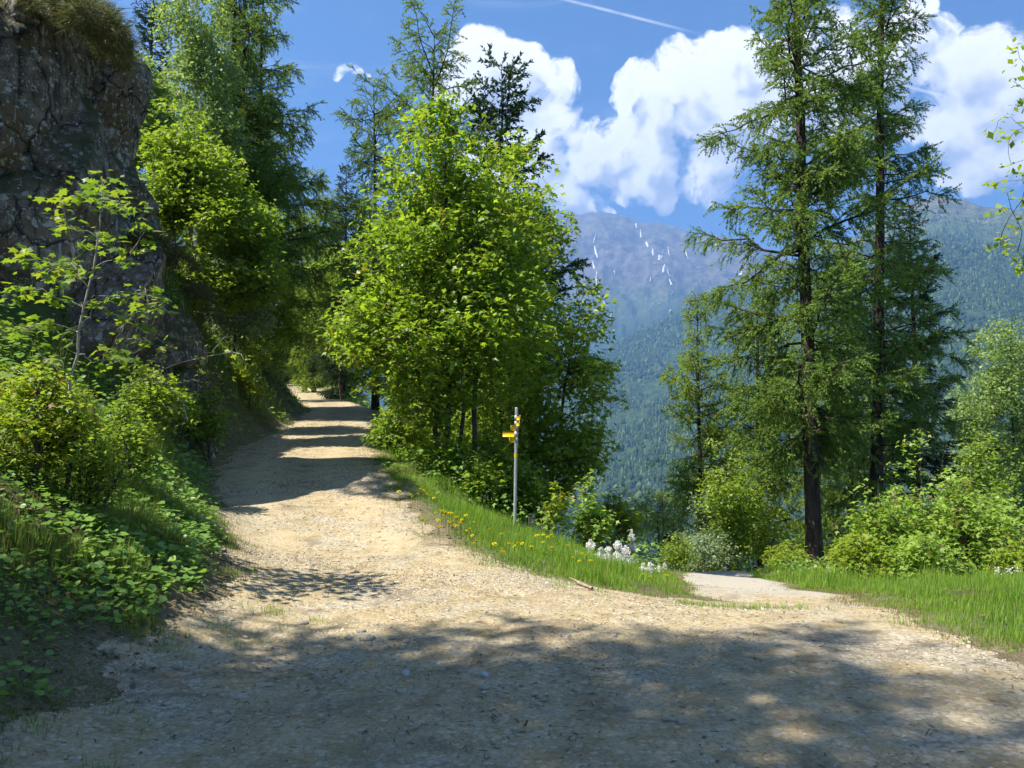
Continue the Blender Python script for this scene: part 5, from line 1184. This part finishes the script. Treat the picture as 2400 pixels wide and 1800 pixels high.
def white_plumes():
    rg = np.random.default_rng(95)
    c5 = lambda x, y: (700 + x / 2.458, 850 + y / 2.458)
    spots = [(1680, 1045, 1130, 36), (1600, 1095, 1130, 14), (1740, 1090, 1170, 34), (1785, 1090, 1180, 40), (1840, 1065, 1185, 42), (1885, 1085, 1180, 36), (1930, 1060, 1160, 30), (1918, 990, 1075, 22), (1862, 1150, 1195, 22), (1985, 1170, 1215, 20), (2025, 1170, 1220, 24), (2078, 1185, 1215, 14), (2110, 1165, 1190, 10), (1345, 905, 960, 20), (1390, 950, 985, 22)]
    for i, (cx, y0, y1, hw) in enumerate(spots):
        dd = np.linspace(9, 19, 400); pts = np.array([at(*c5(cx, y1 + 4), d) for d in dd]); hit = pts[:, 2] < G(pts[:, :2])
        d = float(dd[int(np.argmax(hit))]) - .1 if hit.any() else 16.5; a = at(*c5(cx, y1), d); b = at(*c5(cx, y0), d); x, y = a.x, a.y; z0 = g(x, y)
        hgt = b.z - a.z; rr = hw / 2.458 / F * d
        o = empty('white_flower', (x, y, z0)); prop(o, 'white plume of tiny flowers at the end of the verge grass', 'flower', 'white plumes beyond the verge')
        mb = MB(); top = b.z - z0
        v, f = tubes(np.array([[(0, 0, -.05), (.01, 0, top * .5), (0, 0, top * .97)]]), np.full((1, 3), .006), 4); mb.put(v, f); add('stem', mb.mesh('stem'), M['stem'], o)
        rr *= 1.25; hgt *= 1.3; top = top + hgt * .23; n = int(260 + 3200 * rr * hgt * 6); t = rg.random(n)
        rad = rr * 1.1 * (1 - t ** 2.2) ** .7 * np.sqrt(rg.random(n)) * (.65 + .5 * np.sin(t * 11 + i)); an = rg.uniform(0, 6.28, n)
        lob = 1 + .45 * np.sin(an * 2 + t * 7 + i)
        P = np.c_[rad * np.cos(an) * lob, rad * np.sin(an) * lob, (a.z - z0) + t * hgt]
        v, f = scatter(OVATE[0], OVATE[1], frames(rg.normal(0, 1, (n, 3)), rg.normal(0, 1, (n, 3))), rg.uniform(.018, .04, n), P)
        add('blossom', mesh_from('blossom', v, f), M['white_petal'], o)
    for px, py, d in [(2338, 1352, 14.2), (2365, 1366, 13.8), (2385, 1362, 14), (1943, 1368, 17), (1700, 1332, 24)]:
        a = at(px, py, d); z0 = g(a.x, a.y); o = empty('white_flower', (a.x, a.y, z0)); prop(o, 'small white flower cluster in the grass before the right thicket', 'flower', 'white flowers in the right grass')
        hgt = max(.2, a.z - z0); mb = MB(); v, f = tubes(np.array([[(0, 0, -.05), (0, .01, hgt * .5), (0, 0, hgt)]]), np.full((1, 3), .005), 4); mb.put(v, f); add('stem', mb.mesh('stem'), M['stem'], o)
        n = 60; P = rg.normal(0, 1, (n, 3)) * np.array([.035, .035, .04]) + np.array([0, 0, hgt])
        v, f = scatter(OVATE[0], OVATE[1], frames(rg.normal(0, 1, (n, 3)), rg.normal(0, 1, (n, 3))), rg.uniform(.02, .04, n), P); add('blossom', mesh_from('blossom', v, f), M['white_petal'], o)
white_plumes()

M['bits'] = flat_mat('twig_bits', (0.055, 0.042, 0.030), (0.150, 0.115, 0.080), 0.9, 0.1, 0, 9, perisland=True)
def stones():
    rg = np.random.default_rng(15); D, Fc = ICO[2]
    ms = []
    for s in range(6):
        n1 = fbm(D * 1.3 + s * 9, 3, s); P = D * (0.62 + .75 * n1)[:, None]
        for _ in range(5):
            nv = rg.normal(0, 1, 3); nv /= np.linalg.norm(nv); dd = P @ nv; lim = rg.uniform(.5, .75); P = P - nv * np.maximum(0, dd - lim)[:, None]
        me = mesh_from('stone', P * np.array([1, .75, .5]), [Fc], True); me.materials.append(M['stone']); ms.append(me)
    wm = ms[0].copy(); wm.materials.clear(); wm.materials.append(M['stone_white'])
    def put(x, y, s, me, label, group):
        xy = np.array([[x, y]]); z = max(float(road_z(xy)[0][0]), float(zg(xy)[0][0]))
        o = add('stone', me, None, None, (x, y, z + s * .12)); o.scale = (s, s, s); o.rotation_euler = (rg.normal(0, .2), rg.normal(0, .2), rg.uniform(0, 6.28)); prop(o, label, 'stone', group)
    c7 = lambda x, y: (400 + x * 1400 / 2212, 1350 + y * 1400 / 2212)
    def flat(px, py):
        dd = np.linspace(2.5, 14, 600); pts = np.array([at(px, py, d) for d in dd]); hz = G(pts[:, :2]); k = int(np.argmax(pts[:, 2] < hz)); return pts[k, :2]
    x, y = flat(*c7(870, 362)); put(x, y, .045, wm, 'bluish white stone lying alone in the shaded foreground', None)
    x, y = flat(*c7(1165, 375)); put(x, y, .045, wm, 'white flat stone right of the bluish one in the shaded foreground', None)
    for cx, cy_, s in [(490, 187, .05), (730, 238, .06), (690, 245, .04), (770, 245, .05), (820, 232, .045), (872, 243, .045), (855, 267, .045), (735, 258, .05), (800, 262, .035), (660, 240, .05), (700, 215, .05), (850, 435, .055), (910, 440, .045), (765, 372, .03), (1003, 348, .035), (930, 375, .03), (1165, 425, .04), (1415, 287, .035), (1805, 355, .03), (1645, 222, .04), (1640, 228, .03),
                       (1505, 428, .035), (1545, 436, .03), (1380, 470, .03), (1480, 447, .03), (1885, 553, .035), (1843, 540, .03), (25, 350, .05), (120, 455, .03), (525, 365, .035), (660, 400, .035), (560, 410, .03), (540, 375, .03), (1160, 440, .03), (1220, 455, .03), (1340, 450, .025), (1070, 352, .025), (620, 375, .03), (400, 560, .03), (730, 610, .03), (2090, 235, .03), (1900, 515, .025), (2170, 315, .03), (230, 170, .03), (280, 230, .03), (1120, 260, .025)]:
        x, y = flat(*c7(cx, cy_)); put(x, y, s * rg.uniform(.8, 1.15), ms[int(rg.integers(0, 6))], 'small grey-tan stone lying loose on the gravel road', 'loose stones on the road')
    # gravel: uncountable
    V8 = np.array([(1, 0, 0), (-.9, .1, 0), (0, .8, .1), (.1, -.75, 0), (0, 0, .55), (0.1, 0, -.4)]); V8 = np.array([(1, 0, -.12), (-.9, .1, -.12), (.1, .8, -.1), (.1, -.75, -.12), (.1, .05, .5)]); F8 = np.array([(0, 2, 4), (2, 1, 4), (1, 3, 4), (3, 0, 4)])
    mb = MB()
    for (x0, x1, y0, y1, n, smin, smax) in [(-3.4, 5.5, 2.6, 9.6, 26000, .004, .013), (-5, 1, 7.5, 14, 14000, .006, .017), (-8.5, -2.4, 13, 27, 15000, .010, .026), (2, 8, 8.5, 26, 4000, .006, .015), (-3.4, 4.5, 2.6, 9, 900, .012, .026), (-3.6, -1.6, 3, 8, 1500, .008, .024)]:
        xy = area(rg, x0, x1, y0, y1, n); s = way_sd(xy)
        k = (s < .15) & (rg.random(n) < .07 + 1.1 * sstep(.47, .66, fbm(xy * .9 + 3, 4, 51))); xy = xy[k]; m_ = len(xy)
        z = np.where(path_sd(xy) < -.05, np.maximum(path_z(xy)[0], road_z(xy)[0]), road_z(xy)[0])
        X = np.c_[rg.normal(0, 1, (m_, 2)), rg.normal(0, .15, m_)]; Nn = np.c_[rg.normal(0, .25, (m_, 2)), np.ones(m_)]
        v, f = scatter(V8, [F8], frames(X, Nn), rg.uniform(smin, smax, m_), np.c_[xy, z + .003]); mb.put(v, *f)
    o = add('gravel', mb.mesh('gravel'), M['gravel']); prop(o, 'loose gravel scattered over the road and junction', 'gravel', kind='stuff')
    # needles, bark bits and twig ends trodden into the road: uncountable
    mb = MB(); SL = (np.array([(0, -.07, 0), (1, -.05, .02), (1, .05, .02), (0, .07, 0), (.5, 0, .10)]), [np.array([(0, 1, 4), (1, 2, 4), (2, 3, 4), (3, 0, 4)])])
    for (x0, x1, y0, y1, n, smin, smax) in [(-3.2, 5.5, 2.6, 9.4, 9000, .012, .05), (-3.2, 5, 2.6, 8, 70, .05, .10), (-5, 1, 8, 15, 4000, .02, .07), (-8, -2.5, 14, 27, 2500, .03, .09), (2, 8, 8.5, 22, 900, .02, .06)]:
        xy = area(rg, x0, x1, y0, y1, n); sd_ = way_sd(xy)
        xy = xy[(sd_ < .1) & (rg.random(n) < .2 + 1.2 * sstep(.45, .65, fbm(xy * 1.2 + 8, 4, 61)))]; m_ = len(xy)
        z = np.where(path_sd(xy) < -.05, np.maximum(path_z(xy)[0], road_z(xy)[0]), road_z(xy)[0])
        X = np.c_[rg.normal(0, 1, (m_, 2)), rg.normal(0, .06, m_)]; Nn = np.c_[rg.normal(0, .15, (m_, 2)), np.ones(m_)]
        v, f = scatter(SL[0], SL[1], frames(X, Nn), rg.uniform(smin, smax, m_), np.c_[xy, z + .006]); mb.put(v, *f)
    o = add('road_litter', mb.mesh('road_litter'), M['bits']); prop(o, 'dark needles and twig bits strewn over the gravel', 'litter', kind='stuff')
    # stick
    a = flat(1341, 1371); b = flat(1388, 1390)
    pts = np.array([(a[0], a[1]), (a[0] * .6 + b[0] * .4, a[1] * .62 + b[1] * .38 + .03), (b[0], b[1])]); zz3 = road_z(pts)[0] + np.array([.05, .03, .025])
    c = np.array([pts[1][0], pts[1][1], zz3[1]])
    mb = MB(); v, f = tubes((np.c_[pts, zz3] - c)[None], np.array([[.008, .022, .014]]), 6); mb.put(v, f)
    tw = np.array([[(0, 0, 0), (-.06, .05, .03), (-.11, .06, .05)]]); v, f = tubes(tw, np.array([[.012, .009, .004]]), 5); mb.put(v, f)
    o = add('stick', mb.mesh('stick', True), M['wood'], None, tuple(c)); prop(o, 'bleached broken stick lying at the edge of the verge grass', 'stick')
stones()
print('TRIS', sum(len(m.loops) - 2 * len(m.polygons) for m in bpy.data.meshes), 'OBJECTS', len(bpy.data.objects))
